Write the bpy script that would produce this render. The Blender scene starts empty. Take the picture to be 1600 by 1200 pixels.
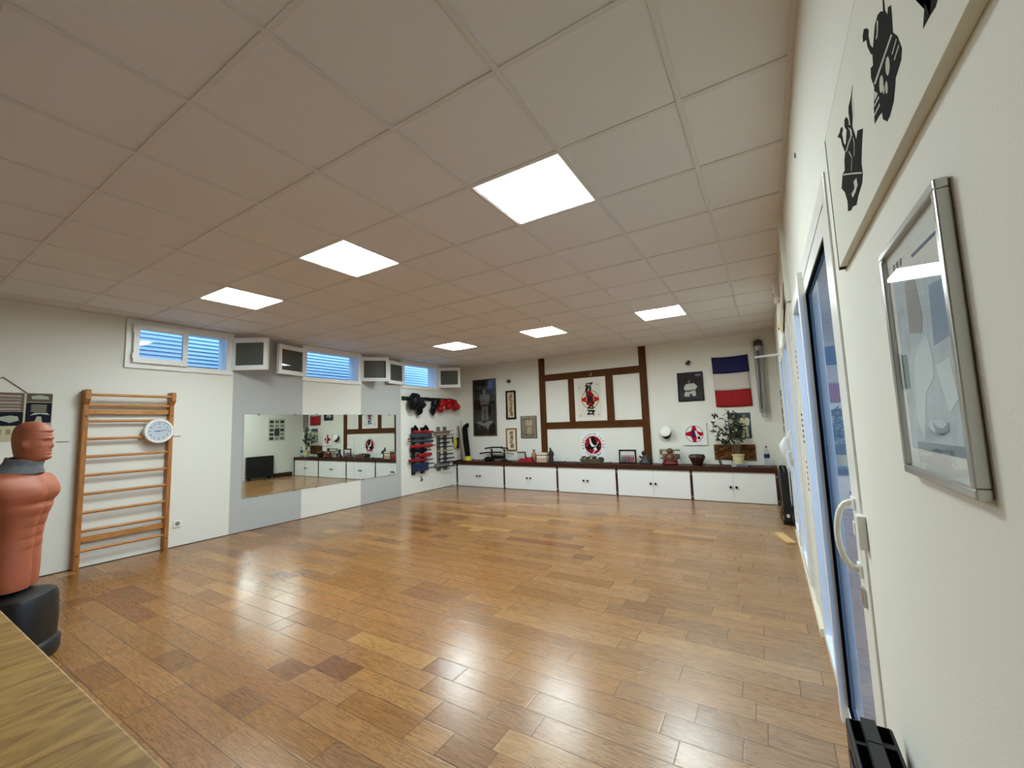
import bpy, bmesh, math, random
from mathutils import Vector, Matrix
PI = math.pi
SC = bpy.context.scene
COL = SC.collection
random.seed(7)

# ------------------------------------------------------------------ camera
XL, YB, XR, H = -5.085, 7.475, 1.635, 2.842      # left wall, back wall, right wall, ceiling height
cam_d = bpy.data.cameras.new('camera'); cam = bpy.data.objects.new('camera', cam_d); COL.objects.link(cam)
RT = Matrix(((0.85139706, 0.52346214, -0.03332312), (0.07874563, -0.06475025, 0.99478969), (0.51857706, -0.84958507, -0.09634853)))
cam.matrix_world = Matrix.Translation((1.43085, -0.72444, 1.40448)) @ RT.transposed().to_4x4()
cam_d.sensor_fit = 'HORIZONTAL'; cam_d.sensor_width = 36.0; cam_d.lens = 647.72 * 36 / 1600
cam_d.clip_start = 0.01
SC.camera = cam
# ------------------------------------------------------------------ world (dusk-blue sky)
wd = bpy.data.worlds.new('sky'); SC.world = wd; wd.use_nodes = True
bg = wd.node_tree.nodes['Background']; bg.inputs[0].default_value = (0.235, 0.50, 1.0, 1); bg.inputs[1].default_value = 1.9
# ------------------------------------------------------------------ exposure
SC.view_settings.view_transform = 'Standard'; SC.view_settings.look = 'None'
SC.view_settings.gamma = 1.0; SC.view_settings.use_curve_mapping = False
SC.view_settings.exposure = 1.5
LAMP = 19.0
SC.cycles.max_bounces = 10; SC.cycles.diffuse_bounces = 5; SC.cycles.glossy_bounces = 5; SC.cycles.transparent_max_bounces = 12
SC.cycles.caustics_reflective = False; SC.cycles.caustics_refractive = False
SC.cycles.sample_clamp_indirect = 6.0

# ------------------------------------------------------------------ materials
def s2l(c):
    return tuple(((v / 255) / 12.92 if v / 255 <= 0.04045 else ((v / 255 + 0.055) / 1.055) ** 2.4) for v in c)
MC = {}
def mat(name, rgb, rough=0.6, metal=0.0, noise=0.0, scale=8.0, bump=0.0, bscale=60.0, coat=0.0, stretch=None, spec=0.5, alpha=1.0, trans=0.0, sheen=0.0):
    if name in MC: return MC[name]
    m = bpy.data.materials.new(name); m.use_nodes = True; nt = m.node_tree; b = nt.nodes['Principled BSDF']
    c = s2l(rgb)
    b.inputs['Base Color'].default_value = (*c, 1); b.inputs['Roughness'].default_value = rough
    b.inputs['Metallic'].default_value = metal; b.inputs['Coat Weight'].default_value = coat
    b.inputs['Specular IOR Level'].default_value = spec; b.inputs['Alpha'].default_value = alpha
    b.inputs['Transmission Weight'].default_value = trans
    if sheen: b.inputs['Sheen Weight'].default_value = sheen
    tc = nt.nodes.new('ShaderNodeTexCoord'); mp = nt.nodes.new('ShaderNodeMapping'); nt.links.new(tc.outputs['Object'], mp.inputs[0])
    if stretch: mp.inputs['Scale'].default_value = stretch
    if noise:
        n = nt.nodes.new('ShaderNodeTexNoise'); n.inputs['Scale'].default_value = scale; n.inputs['Detail'].default_value = 5
        nt.links.new(mp.outputs[0], n.inputs['Vector'])
        r = nt.nodes.new('ShaderNodeValToRGB'); e = r.color_ramp.elements
        e[0].position = 0.3; e[1].position = 0.7
        e[0].color = (*[v * (1 - noise) for v in c], 1); e[1].color = (*[min(1, v * (1 + noise)) for v in c], 1)
        nt.links.new(n.outputs['Fac'], r.inputs[0]); nt.links.new(r.outputs[0], b.inputs['Base Color'])
    if bump:
        n2 = nt.nodes.new('ShaderNodeTexNoise'); n2.inputs['Scale'].default_value = bscale; n2.inputs['Detail'].default_value = 3
        nt.links.new(mp.outputs[0], n2.inputs['Vector'])
        bp = nt.nodes.new('ShaderNodeBump'); bp.inputs['Strength'].default_value = bump; bp.inputs['Distance'].default_value = 0.004
        nt.links.new(n2.outputs['Fac'], bp.inputs['Height']); nt.links.new(bp.outputs[0], b.inputs['Normal'])
    MC[name] = m; return m
def glass(name, tint=(1, 1, 1), rough=0.0, ior=1.45, body=0.0, bodycol=(0.5, 0.5, 0.5), pw_=4.5):
    """thin pane: see-through plus a mirror-like Fresnel sheen, optionally slightly milky"""
    if name in MC: return MC[name]
    m = bpy.data.materials.new(name); m.use_nodes = True; nt = m.node_tree; nt.nodes.clear()
    out = nt.nodes.new('ShaderNodeOutputMaterial'); mx = nt.nodes.new('ShaderNodeMixShader'); lw = nt.nodes.new('ShaderNodeLayerWeight'); pw = nt.nodes.new('ShaderNodeMath'); fr = nt.nodes.new('ShaderNodeMapRange')
    tr = nt.nodes.new('ShaderNodeBsdfTransparent'); gl = nt.nodes.new('ShaderNodeBsdfGlossy')
    lw.inputs['Blend'].default_value = 0.5; pw.operation = 'POWER'; pw.inputs[1].default_value = pw_; f0 = 1.0 * ((ior - 1) / (ior + 1)) ** 2; fr.inputs['To Min'].default_value = f0; nt.links.new(lw.outputs['Facing'], pw.inputs[0]); nt.links.new(pw.outputs[0], fr.inputs['Value']); tr.inputs[0].default_value = (*tint, 1); gl.inputs['Roughness'].default_value = rough
    nt.links.new(fr.outputs[0], mx.inputs[0]); nt.links.new(gl.outputs[0], mx.inputs[2])
    if body:
        m2 = nt.nodes.new('ShaderNodeMixShader'); df = nt.nodes.new('ShaderNodeBsdfDiffuse'); df.inputs[0].default_value = (*bodycol, 1)
        m2.inputs[0].default_value = body
        nt.links.new(tr.outputs[0], m2.inputs[1]); nt.links.new(df.outputs[0], m2.inputs[2]); nt.links.new(m2.outputs[0], mx.inputs[1])
    else: nt.links.new(tr.outputs[0], mx.inputs[1])
    nt.links.new(mx.outputs[0], out.inputs[0]); MC[name] = m; return m
def emit(name, rgb, s):
    m = bpy.data.materials.new(name); m.use_nodes = True; nt = m.node_tree; nt.nodes.clear()
    out = nt.nodes.new('ShaderNodeOutputMaterial'); e = nt.nodes.new('ShaderNodeEmission'); e.inputs[0].default_value = (*rgb, 1); e.inputs[1].default_value = s
    nt.links.new(e.outputs[0], out.inputs[0]); MC[name] = m; return m
def wood(name, c1, c2, rough=0.45, sc=(1, 12, 12), nscale=3.0, coat=0.0, dist=2.0, spec=0.4):
    if name in MC: return MC[name]
    m = mat(name, c1, rough, coat=coat, spec=spec); nt = m.node_tree; b = nt.nodes['Principled BSDF']; mp = nt.nodes['Mapping']
    mp.inputs['Scale'].default_value = sc
    n = nt.nodes.new('ShaderNodeTexNoise'); n.inputs['Scale'].default_value = nscale; n.inputs['Detail'].default_value = 8; n.inputs['Distortion'].default_value = dist
    r = nt.nodes.new('ShaderNodeValToRGB'); e = r.color_ramp.elements
    e[0].position = 0.32; e[1].position = 0.68; e[0].color = (*s2l(c2), 1); e[1].color = (*s2l(c1), 1)
    nt.links.new(mp.outputs[0], n.inputs['Vector']); nt.links.new(n.outputs['Fac'], r.inputs[0]); nt.links.new(r.outputs[0], b.inputs['Base Color'])
    return m

def floor_material():
    m = bpy.data.materials.new('oak_parquet'); m.use_nodes = True; nt = m.node_tree; b = nt.nodes['Principled BSDF']
    N = nt.nodes.new; Lk = nt.links.new
    def math_(op, a, b_=None):
        n = N('ShaderNodeMath'); n.operation = op
        for i, v in enumerate((a, b_)):
            if v is None: continue
            if isinstance(v, (int, float)): n.inputs[i].default_value = v
            else: Lk(v, n.inputs[i])
        return n.outputs[0]
    tc = N('ShaderNodeTexCoord'); sp = N('ShaderNodeSeparateXYZ'); Lk(tc.outputs['Object'], sp.inputs[0])
    X, Y = sp.outputs[0], sp.outputs[1]
    W = 0.148
    v = math_('DIVIDE', math_('ADD', Y, 20.006), W); row = math_('FLOOR', v); fv = math_('FRACT', v)
    wn = N('ShaderNodeTexWhiteNoise'); wn.noise_dimensions = '1D'; Lk(row, wn.inputs['W'])
    wn2 = N('ShaderNodeTexWhiteNoise'); wn2.noise_dimensions = '1D'; Lk(math_('ADD', row, 371.3), wn2.inputs['W'])
    Ln = math_('ADD', math_('MULTIPLY', wn2.outputs[0], 0.45), 0.62)
    u = math_('DIVIDE', math_('ADD', math_('ADD', X, 20.0), math_('MULTIPLY', wn.outputs[0], 3.0)), Ln)
    ci = math_('FLOOR', u); fu = math_('FRACT', u)
    # one more random joint inside each cell makes short and long boards
    cc = N('ShaderNodeCombineXYZ'); Lk(row, cc.inputs[0]); Lk(ci, cc.inputs[1])
    wj = N('ShaderNodeTexWhiteNoise'); wj.noise_dimensions = '2D'; Lk(cc.outputs[0], wj.inputs['Vector'])
    cut = math_('ADD', math_('MULTIPLY', wj.outputs[0], 1.2), 0.3)
    cut = math_('ADD', cut, math_('GREATER_THAN', cut, 0.78))
    side = math_('GREATER_THAN', fu, cut)
    cc2 = N('ShaderNodeCombineXYZ'); Lk(row, cc2.inputs[0]); Lk(math_('ADD', ci, math_('MULTIPLY', side, 0.5)), cc2.inputs[1])
    wc = N('ShaderNodeTexWhiteNoise'); wc.noise_dimensions = '2D'; Lk(cc2.outputs[0], wc.inputs['Vector'])
    spc = N('ShaderNodeSeparateColor'); Lk(wc.outputs['Color'], spc.inputs[0])
    # gaps
    ev = math_('MINIMUM', fv, math_('SUBTRACT', 1.0, fv)); ev = math_('MULTIPLY', ev, W)
    eu = math_('MINIMUM', fu, math_('SUBTRACT', 1.0, fu)); eu2 = math_('ABSOLUTE', math_('SUBTRACT', fu, cut))
    eu = math_('MULTIPLY', math_('MINIMUM', eu, eu2), Ln)
    gap = math_('LESS_THAN', math_('MINIMUM', ev, eu), 0.0019)
    gapw = N('ShaderNodeMapRange'); gapw.inputs['From Min'].default_value = 0.0; gapw.inputs['From Max'].default_value = 0.005
    Lk(math_('MINIMUM', ev, eu), gapw.inputs['Value'])
    # grain
    gx = N('ShaderNodeCombineXYZ')
    Lk(math_('ADD', X, math_('MULTIPLY', spc.outputs[0], 37.0)), gx.inputs[0]); Lk(math_('MULTIPLY', Y, 9.0), gx.inputs[1]); Lk(math_('MULTIPLY', spc.outputs[1], 50.0), gx.inputs[2])
    n1 = N('ShaderNodeTexNoise'); n1.inputs['Scale'].default_value = 2.0; n1.inputs['Detail'].default_value = 3; n1.inputs['Distortion'].default_value = 0.6
    Lk(gx.outputs[0], n1.inputs['Vector'])
    rings = math_('SUBTRACT', 0.35, math_('POWER', math_('ADD', math_('MULTIPLY', math_('SINE', math_('MULTIPLY', n1.outputs['Fac'], 95.0)), 0.5), 0.5), 3.0))
    n2 = N('ShaderNodeTexNoise'); n2.inputs['Scale'].default_value = 5.0; n2.inputs['Detail'].default_value = 6
    gx2 = N('ShaderNodeCombineXYZ'); Lk(math_('MULTIPLY', X, 2.0), gx2.inputs[0]); Lk(math_('MULTIPLY', Y, 26.0), gx2.inputs[1]); Lk(math_('MULTIPLY', spc.outputs[2], 9.0), gx2.inputs[2])
    Lk(gx2.outputs[0], n2.inputs['Vector'])
    ramp = N('ShaderNodeValToRGB'); el = ramp.color_ramp.elements
    cols = [(0.0, (116, 74, 33)), (0.2, (127, 84, 39)), (0.5, (137, 93, 46)), (0.85, (143, 98, 50)), (0.95, (156, 113, 62)), (1.0, (120, 70, 30))]
    el[0].color = (*s2l(cols[0][1]), 1); el[1].color = (*s2l(cols[-1][1]), 1)
    for p, c in cols[1:-1]:
        e = el.new(p); e.color = (*s2l(c), 1)
    Lk(spc.outputs[0], ramp.inputs[0])
    g = math_('ADD', math_('ADD', math_('MULTIPLY', rings, 0.30), math_('MULTIPLY', math_('SUBTRACT', n2.outputs['Fac'], 0.5), 1.15)), 1.0)
    n3 = N('ShaderNodeTexNoise'); n3.inputs['Scale'].default_value = 1.3; n3.inputs['Detail'].default_value = 4; Lk(tc.outputs['Object'], n3.inputs['Vector'])
    wear = math_('ADD', math_('MULTIPLY', math_('SUBTRACT', n3.outputs['Fac'], 0.5), 0.35), 1.0)
    g = math_('MULTIPLY', math_('MULTIPLY', g, wear), math_('SUBTRACT', 1.0, math_('MULTIPLY', gap, 0.62)))
    vm = N('ShaderNodeVectorMath'); vm.operation = 'SCALE'; Lk(ramp.outputs[0], vm.inputs[0]); Lk(g, vm.inputs['Scale'])
    # door daylight painted into the colour, pale and dull, with a ragged edge
    n4 = N('ShaderNodeTexNoise'); n4.inputs['Scale'].default_value = 1.1; n4.inputs['Detail'].default_value = 5; Lk(tc.outputs['Object'], n4.inputs['Vector'])
    mr = N('ShaderNodeMapRange'); mr.interpolation_type = 'SMOOTHSTEP'; mr.inputs['From Min'].default_value = -1.3; mr.inputs['From Max'].default_value = 1.7
    Lk(math_('ADD', math_('ADD', X, math_('MULTIPLY', Y, -0.12)), math_('MULTIPLY', math_('SUBTRACT', math_('ADD', math_('MULTIPLY', n4.outputs['Fac'], 0.6), math_('MULTIPLY', spc.outputs[1], 0.4)), 0.5), 1.7)), mr.inputs['Value'])
    mx_daylight = N('ShaderNodeMix'); mx_daylight.data_type = 'RGBA'; mx_daylight.inputs['B'].default_value = (*s2l((176, 154, 128)), 1); Lk(vm.outputs[0], mx_daylight.inputs['A'])
    vg = N('ShaderNodeVectorMath'); vg.operation = 'SCALE'; vg.inputs[0].default_value = s2l((170, 143, 113)); Lk(g, vg.inputs['Scale']); Lk(vg.outputs[0], mx_daylight.inputs['B'])
    Lk(math_('MULTIPLY', mr.outputs[0], 0.50), mx_daylight.inputs['Factor']); Lk(mx_daylight.outputs['Result'], b.inputs['Base Color'])
    Lk(math_('ADD', math_('ADD', math_('MULTIPLY', n3.outputs['Fac'], 0.18), 0.13), math_('MULTIPLY', mr.outputs[0], 0.07)), b.inputs['Roughness'])
    b.inputs['Specular IOR Level'].default_value = 0.5
    bp = N('ShaderNodeBump'); bp.inputs['Strength'].default_value = 0.16; bp.inputs['Distance'].default_value = 0.003
    hgt = math_('ADD', math_('ADD', math_('MULTIPLY', gapw.outputs[0], 0.6), math_('MULTIPLY', rings, 0.12)), math_('MULTIPLY', n2.outputs['Fac'], 0.25))
    Lk(hgt, bp.inputs['Height']); Lk(bp.outputs[0], b.inputs['Normal'])
    return m

WHITE = mat('wall_paint', (226, 225, 214), 0.8, bump=0.12, bscale=260, spec=0.3)
GREY = mat('wall_grey_band', (180, 181, 177), 0.8, bump=0.12, bscale=260, spec=0.3)
PVC = mat('white_pvc', (232, 232, 226), 0.3)
TILE = mat('ceiling_tile', (226, 226, 226), 0.9, noise=0.03, scale=300, bump=0.5, bscale=400)
TBAR = mat('ceiling_bar', (214, 213, 210), 0.5)
DARKWOOD = wood('dark_stained_wood', (92, 53, 12), (62, 34, 6), 0.6, (12, 12, 1), spec=0.15)
WORKTOP = wood('worktop_wood', (70, 34, 17), (46, 20, 9), 0.5, (1, 12, 12), spec=0.25)
PINE = wood('pine', (184, 124, 58), (146, 90, 36), 0.45, (14, 14, 1.2))
PINEH = wood('pine_rung', (198, 142, 78), (164, 106, 50), 0.4, (14, 1, 14))
BLACK = mat('black', (9, 9, 10), 0.45, spec=0.3)
BLACKM = mat('black_matt', (12, 12, 13), 0.9, spec=0.15)
CABW = mat('cabinet_white', (232, 233, 228), 0.35)
CHROME = mat('brushed_steel', (190, 190, 186), 0.28, 1.0)
RED = mat('red', (190, 22, 30), 0.55)
PAPER = mat('paper', (226, 222, 208), 0.8)
GLASS = glass('window_glass')
PICG = glass('picture_glass')
def flatc(rgb, rough=0.7): return mat('print_%d_%d_%d' % rgb, tuple(255 * (v / 255) ** 1.12 for v in rgb), rough, spec=0.12)

# ------------------------------------------------------------------ mesh helpers
ORI = {}
class MB:
    def __init__(s): s.v = []; s.f = []; s.m = []; s.sm = []
    def add(s, vs, fs, mi=0, smooth=False):
        o = len(s.v); s.v += [tuple(p) for p in vs]
        for f in fs: s.f.append([i + o for i in f]); s.m.append(mi); s.sm.append(smooth)
        return s
    def box(s, x0, x1, y0, y1, z0, z1, mi=0):
        x0, x1 = sorted((x0, x1)); y0, y1 = sorted((y0, y1)); z0, z1 = sorted((z0, z1))
        return s.add([(x0, y0, z0), (x1, y0, z0), (x1, y1, z0), (x0, y1, z0), (x0, y0, z1), (x1, y0, z1), (x1, y1, z1), (x0, y1, z1)],
                     [(0, 3, 2, 1), (4, 5, 6, 7), (0, 1, 5, 4), (1, 2, 6, 5), (2, 3, 7, 6), (3, 0, 4, 7)], mi)
    def obox(s, c, ax, ay, az, mi=0):
        c, ax, ay, az = map(Vector, (c, ax, ay, az)); vs = [c + i * ax + j * ay + k * az for k in (-1, 1) for i, j in ((-1, -1), (1, -1), (1, 1), (-1, 1))]
        return s.add(vs, [(0, 3, 2, 1), (4, 5, 6, 7), (0, 1, 5, 4), (1, 2, 6, 5), (2, 3, 7, 6), (3, 0, 4, 7)], mi)
    def loft(s, rings, mi=0, caps=True, smooth=True, closed=True):
        n = len(rings[0]); vs = [p for r in rings for p in r]; fs = []
        for i in range(len(rings) - 1):
            for j in range(n if closed else n - 1):
                k = (j + 1) % n; fs.append((i * n + j, i * n + k, (i + 1) * n + k, (i + 1) * n + j))
        s.add(vs, fs, mi, smooth)
        if caps:
            s.add(rings[0], [list(range(n))[::-1]], mi); s.add(rings[-1], [list(range(n))], mi)
        return s
    def tube(s, pts, r, n=10, mi=0, caps=True):
        pts = [Vector(p) for p in pts]; rs = r if isinstance(r, (list, tuple)) else [r] * len(pts); rings = []
        up = None
        for i, p in enumerate(pts):
            t = (pts[min(i + 1, len(pts) - 1)] - pts[max(i - 1, 0)]).normalized()
            if up is None:
                up = t.cross(Vector((0, 0, 1)))
                if up.length < 0.05: up = t.cross(Vector((1, 0, 0)))
            up = (up - t * up.dot(t)).normalized(); w = t.cross(up)
            rings.append([p + (up * math.cos(2 * PI * k / n) + w * math.sin(2 * PI * k / n)) * rs[i] for k in range(n)])
        return s.loft(rings, mi, caps)
    def lathe(s, c, prof, n=24, mi=0, axis=(0, 0, 1), caps=True, sx=1.0, sy=1.0):
        c = Vector(c); a = Vector(axis).normalized(); u = a.cross(Vector((0, 0, 1)))
        if u.length < 0.05: u = Vector((1, 0, 0))
        u.normalize(); w = a.cross(u)
        rings = [[c + a * h + (u * math.cos(2 * PI * k / n) * sx + w * math.sin(2 * PI * k / n) * sy) * r for k in range(n)] for r, h in prof]
        return s.loft(rings, mi, caps)
    def prism(s, pts, vec, mi=0):
        vec = Vector(vec); n = len(pts); a = [Vector(p) for p in pts]; b = [p + vec for p in a]
        s.add(a, [list(range(n))[::-1]], mi); s.add(b, [list(range(n))], mi)
        s.add(a + b, [(i, (i + 1) % n, n + (i + 1) % n, n + i) for i in range(n)], mi)
        return s
    def sphere(s, c, r, mi=0, n=14, sc=(1, 1, 1)):
        c = Vector(c); rings = []
        for i in range(n // 2 + 1):
            th = PI * i / (n // 2); rr = max(1e-4, math.sin(th)); rings.append([c + Vector((r * rr * math.cos(2 * PI * k / n) * sc[0], r * rr * math.sin(2 * PI * k / n) * sc[1], -r * math.cos(th) * sc[2])) for k in range(n)])
        return s.loft(rings, mi, False)
def build(name, mb, mats, parent=None, origin=None, bevel=0.0, label=None, sub=0, kind=None):
    if not isinstance(mats, (list, tuple)): mats = [mats]
    if parent is not None: o = ORI[parent.name]
    else:
        xs = [[p[i] for p in mb.v] for i in range(3)]
        o = origin if origin else Vector(((min(xs[0]) + max(xs[0])) / 2, (min(xs[1]) + max(xs[1])) / 2, min(xs[2])))
    o = Vector(o); me = bpy.data.meshes.new(name); me.from_pydata([Vector(p) - o for p in mb.v], [], mb.f)
    for m in mats: me.materials.append(m)
    for p, mi, sm in zip(me.polygons, mb.m, mb.sm): p.material_index = mi; p.use_smooth = sm
    b = bmesh.new(); b.from_mesh(me); bmesh.ops.remove_doubles(b, verts=b.verts, dist=1e-5); bmesh.ops.recalc_face_normals(b, faces=b.faces); b.to_mesh(me); b.free()
    if any(mb.sm): me.set_sharp_from_angle(angle=math.radians(40))
    ob = bpy.data.objects.new(name, me); COL.objects.link(ob)
    if parent is not None: ob.parent = parent
    else: ob.location = o
    ORI[ob.name] = o
    if bevel:
        md = ob.modifiers.new('bevel', 'BEVEL'); md.width = bevel; md.segments = 2; md.limit_method = 'ANGLE'
    if sub:
        md = ob.modifiers.new('sub', 'SUBSURF'); md.levels = sub; md.render_levels = sub
    if label: ob['label'] = label
    if kind: ob['kind'] = kind
    return ob
def tag(o, label, cat, group=None):
    o['label'] = label; o['category'] = cat
    if group: o['group'] = group
    return o
def thing(name, label, cat, loc, group=None):
    e = bpy.data.objects.new(name, None); COL.objects.link(e); e.location = loc; e.empty_display_size = 0.1; ORI[e.name] = Vector(loc)
    return tag(e, label, cat, group)
def struct(name, mb, mats, parent=None, **k):
    o = build(name, mb, mats, parent, **k); o['kind'] = 'structure'; return o
def sroot(name, loc):
    e = bpy.data.objects.new(name, None); COL.objects.link(e); e.location = loc; ORI[e.name] = Vector(loc); e['kind'] = 'structure'; return e
def copy_tree(o, loc, label=None):
    def rec(s, par):
        c = s.copy(); COL.objects.link(c); ORI[c.name] = ORI[s.name]
        if par is not None: c.parent = par
        for ch in s.children: rec(ch, c)
        return c
    r = rec(o, None); r.location = loc
    if label: r['label'] = label
    return r

# wall frames: W(wall)(along, height, distance into the room)
def WL(u, v, d): return Vector((XL + d, u, v))
def WB(u, v, d): return Vector((u, YB - d, v))
def WR(u, v, d): return Vector((XR - d, u, v))
RIGHT = {'L': 1, 'B': 1, 'R': -1}
WF = {'L': WL, 'B': WB, 'R': WR}
def wbox(mb, w, u0, u1, v0, v1, d0, d1, mi=0):
    a = WF[w](u0, v0, d0); b = WF[w](u1, v1, d1); return mb.box(a.x, b.x, a.y, b.y, a.z, b.z, mi)
def wpoly(mb, w, pts, d, mi=0, t=0.0012):
    f = WF[w]; p = [f(u, v, d) for u, v in pts]; return mb.prism(p, f(0, 0, t) - f(0, 0, 0), mi)
def disc(cu, cv, ru, rv=None, n=32, a0=0, a1=2 * PI):
    rv = rv or ru; return [(cu + ru * math.cos(a0 + (a1 - a0) * i / n), cv + rv * math.sin(a0 + (a1 - a0) * i / n)) for i in range(n)]
def wring(mb, w, cu, cv, r0, r1, d, mi=0, n=40, t=0.0012):
    f = WF[w]
    for i in range(n):
        a, b = 2 * PI * i / n, 2 * PI * (i + 1) / n
        wpoly(mb, w, [(cu + r0 * math.cos(a), cv + r0 * math.sin(a)), (cu + r1 * math.cos(a), cv + r1 * math.sin(a)), (cu + r1 * math.cos(b), cv + r1 * math.sin(b)), (cu + r0 * math.cos(b), cv + r0 * math.sin(b))], d, mi, t)
TXT = {}
def wtext(mb, w, body, cu, cv, size, d, mi=0, rot=0.0, sx=1.0, shear=0.0, t=0.001, bold=0.0):
    """lettering as flat raised shapes centred on (cu, cv)"""
    key = (body, bold)
    if key not in TXT:
        c = bpy.data.curves.new('t', 'FONT'); c.body = body; c.align_x = 'CENTER'; c.align_y = 'CENTER'; c.resolution_u = 2; c.offset = bold; c.fill_mode = 'FRONT'
        o = bpy.data.objects.new('t', c); COL.objects.link(o); bpy.context.view_layer.update()
        me = bpy.data.meshes.new_from_object(o.evaluated_get(bpy.context.evaluated_depsgraph_get()))
        vs = [v.co.copy() for v in me.vertices]; fs = [list(p.vertices) for p in me.polygons]
        if vs:
            cx = (min(v.x for v in vs) + max(v.x for v in vs)) / 2; cy = (min(v.y for v in vs) + max(v.y for v in vs)) / 2
            for v in vs: v.x -= cx; v.y -= cy
        TXT[key] = (vs, fs); bpy.data.objects.remove(o); bpy.data.curves.remove(c); bpy.data.meshes.remove(me)
    vs, fs = TXT[key]; f = WF[w]; R = RIGHT[w]; out = []
    for v in vs:
        x = (v.x + shear * v.y) * sx * size; y = v.y * size
        out.append(f(cu + R * (x * math.cos(rot) - y * math.sin(rot)), cv + x * math.sin(rot) + y * math.cos(rot), d + t))
    mb.add(out, fs, mi)

# ================================================================== STRUCTURE
mb = MB(); mb.box(XL - 0.3, XR + 0.3, -2.2, YB + 0.3, -0.1, 0); struct('floor', mb, floor_material(), origin=(0, 0, 0))

def wall_slab(w, u0, u1, v0, v1, thick, holes, bands=None):
    """bands: list of (u_start, u_end) painted grey; holes: (u0,u1,v0,v1)"""
    mb = MB(); us = {u0, u1}; vs = {v0, v1}
    for h in holes: us |= {h[0], h[1]}; vs |= {h[2], h[3]}
    for b_ in (bands or []): us |= set(b_)
    us = sorted(us); vs = sorted(vs)
    for i in range(len(us) - 1):
        for j in range(len(vs) - 1):
            cu = (us[i] + us[i + 1]) / 2; cv = (vs[j] + vs[j + 1]) / 2
            if any(h[0] < cu < h[1] and h[2] < cv < h[3] for h in holes): continue
            mi = 1 if any(b_[0] < cu < b_[1] for b_ in (bands or [])) else 0
            wbox(mb, w, us[i], us[i + 1], vs[j], vs[j + 1], -thick, 0, mi)
    return mb
WIN = [(1.10, 2.16), (3.33, 4.39), (5.525, 6.565)]
wl = wall_slab('L', -2.2, YB + 0.2, 0, H, 0.27, [(a, b, 2.29, 2.775) for a, b in WIN], [(2.245, 3.30), (4.455, 5.452)])
struct('wall_left', wl, [WHITE, GREY])
mb = MB(); wbox(mb, 'B', XL - 0.27, XR + 0.25, 0, H, -0.2, 0); struct('wall_back', mb, WHITE)
DOOR = [(0.80, 1.80, -0.02, 2.12), (1.86, 2.60, -0.02, 2.12), (3.05, 3.95, 0.06, 2.16), (4.15, 5.05, 0.06, 2.16)]
struct('wall_right', wall_slab('R', -2.2, YB + 0.2, 0, H, 0.2, DOOR), WHITE)
mb = MB(); mb.box(XL - 0.3, XR + 0.3, -2.3, -2.2, 0, H); struct('wall_front', mb, WHITE)
mb = MB(); mb.box(-3.2, XR, -0.76, -0.625, 2.11, H); struct('trim_1', mb, mat('header_paint', (196, 198, 204), 0.7, bump=0.2, bscale=120))
# suspended ceiling: tiles resting on a grid of bars
LIGHTS = [(i, j) for j in (2, 8) for i in (-6, -3, 0)]
mb = MB(); mb.box(XL - 0.3, XR + 0.3, -2.3, YB + 0.3, H + 0.12, H + 0.2, 1)
i0, i1, j0, j1 = -9, 3, -4, 13
for i in range(i0, i1):
    for j in range(j0, j1):
        if (i, j) in LIGHTS: continue
        xa, xb = max(i * 0.6 + 0.003, XL), min(i * 0.6 + 0.597, XR); ya, yb = j * 0.6 + 0.003, min(j * 0.6 + 0.597, YB)
        if xb - xa < 0.02 or yb - ya < 0.02: continue
        q = random.uniform(0.0, 0.003); mb.box(xa, xb, ya, yb, H + 0.003 + q, H + 0.02 + q, 0)
struct('ceiling', mb, [TILE, WHITE], origin=(0, 0, H))
mb = MB()
for i in range(i0 + 1, i1): mb.box(i * 0.6 - 0.012, i * 0.6 + 0.012, -2.2, YB, H - 0.002, H + 0.012)
for j in range(j0 + 1, j1): mb.box(XL, XR, j * 0.6 - 0.012, j * 0.6 + 0.012, H - 0.001, H + 0.0115)
mb.box(XL, XL + 0.022, -2.2, YB, H - 0.003, H + 0.013); mb.box(XR - 0.022, XR, -2.2, YB, H - 0.003, H + 0.013); mb.box(XL, XR, YB - 0.022, YB, H - 0.004, H + 0.012)
struct('trim_2', mb, TBAR, origin=(0, 0, H))
mb = MB(); mb.box(XR - 0.03, XR, 2.72, 2.80, 2.2, H - 0.003); struct('trim_3', mb, WHITE)   # vertical conduit on the right wall
mb = MB(); mb.box(XL, XL + 0.006, -2.2, YB, 0, 0.008); struct('baseboard_left', mb, mat('floor_gap', (60, 44, 34), 0.8))

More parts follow.
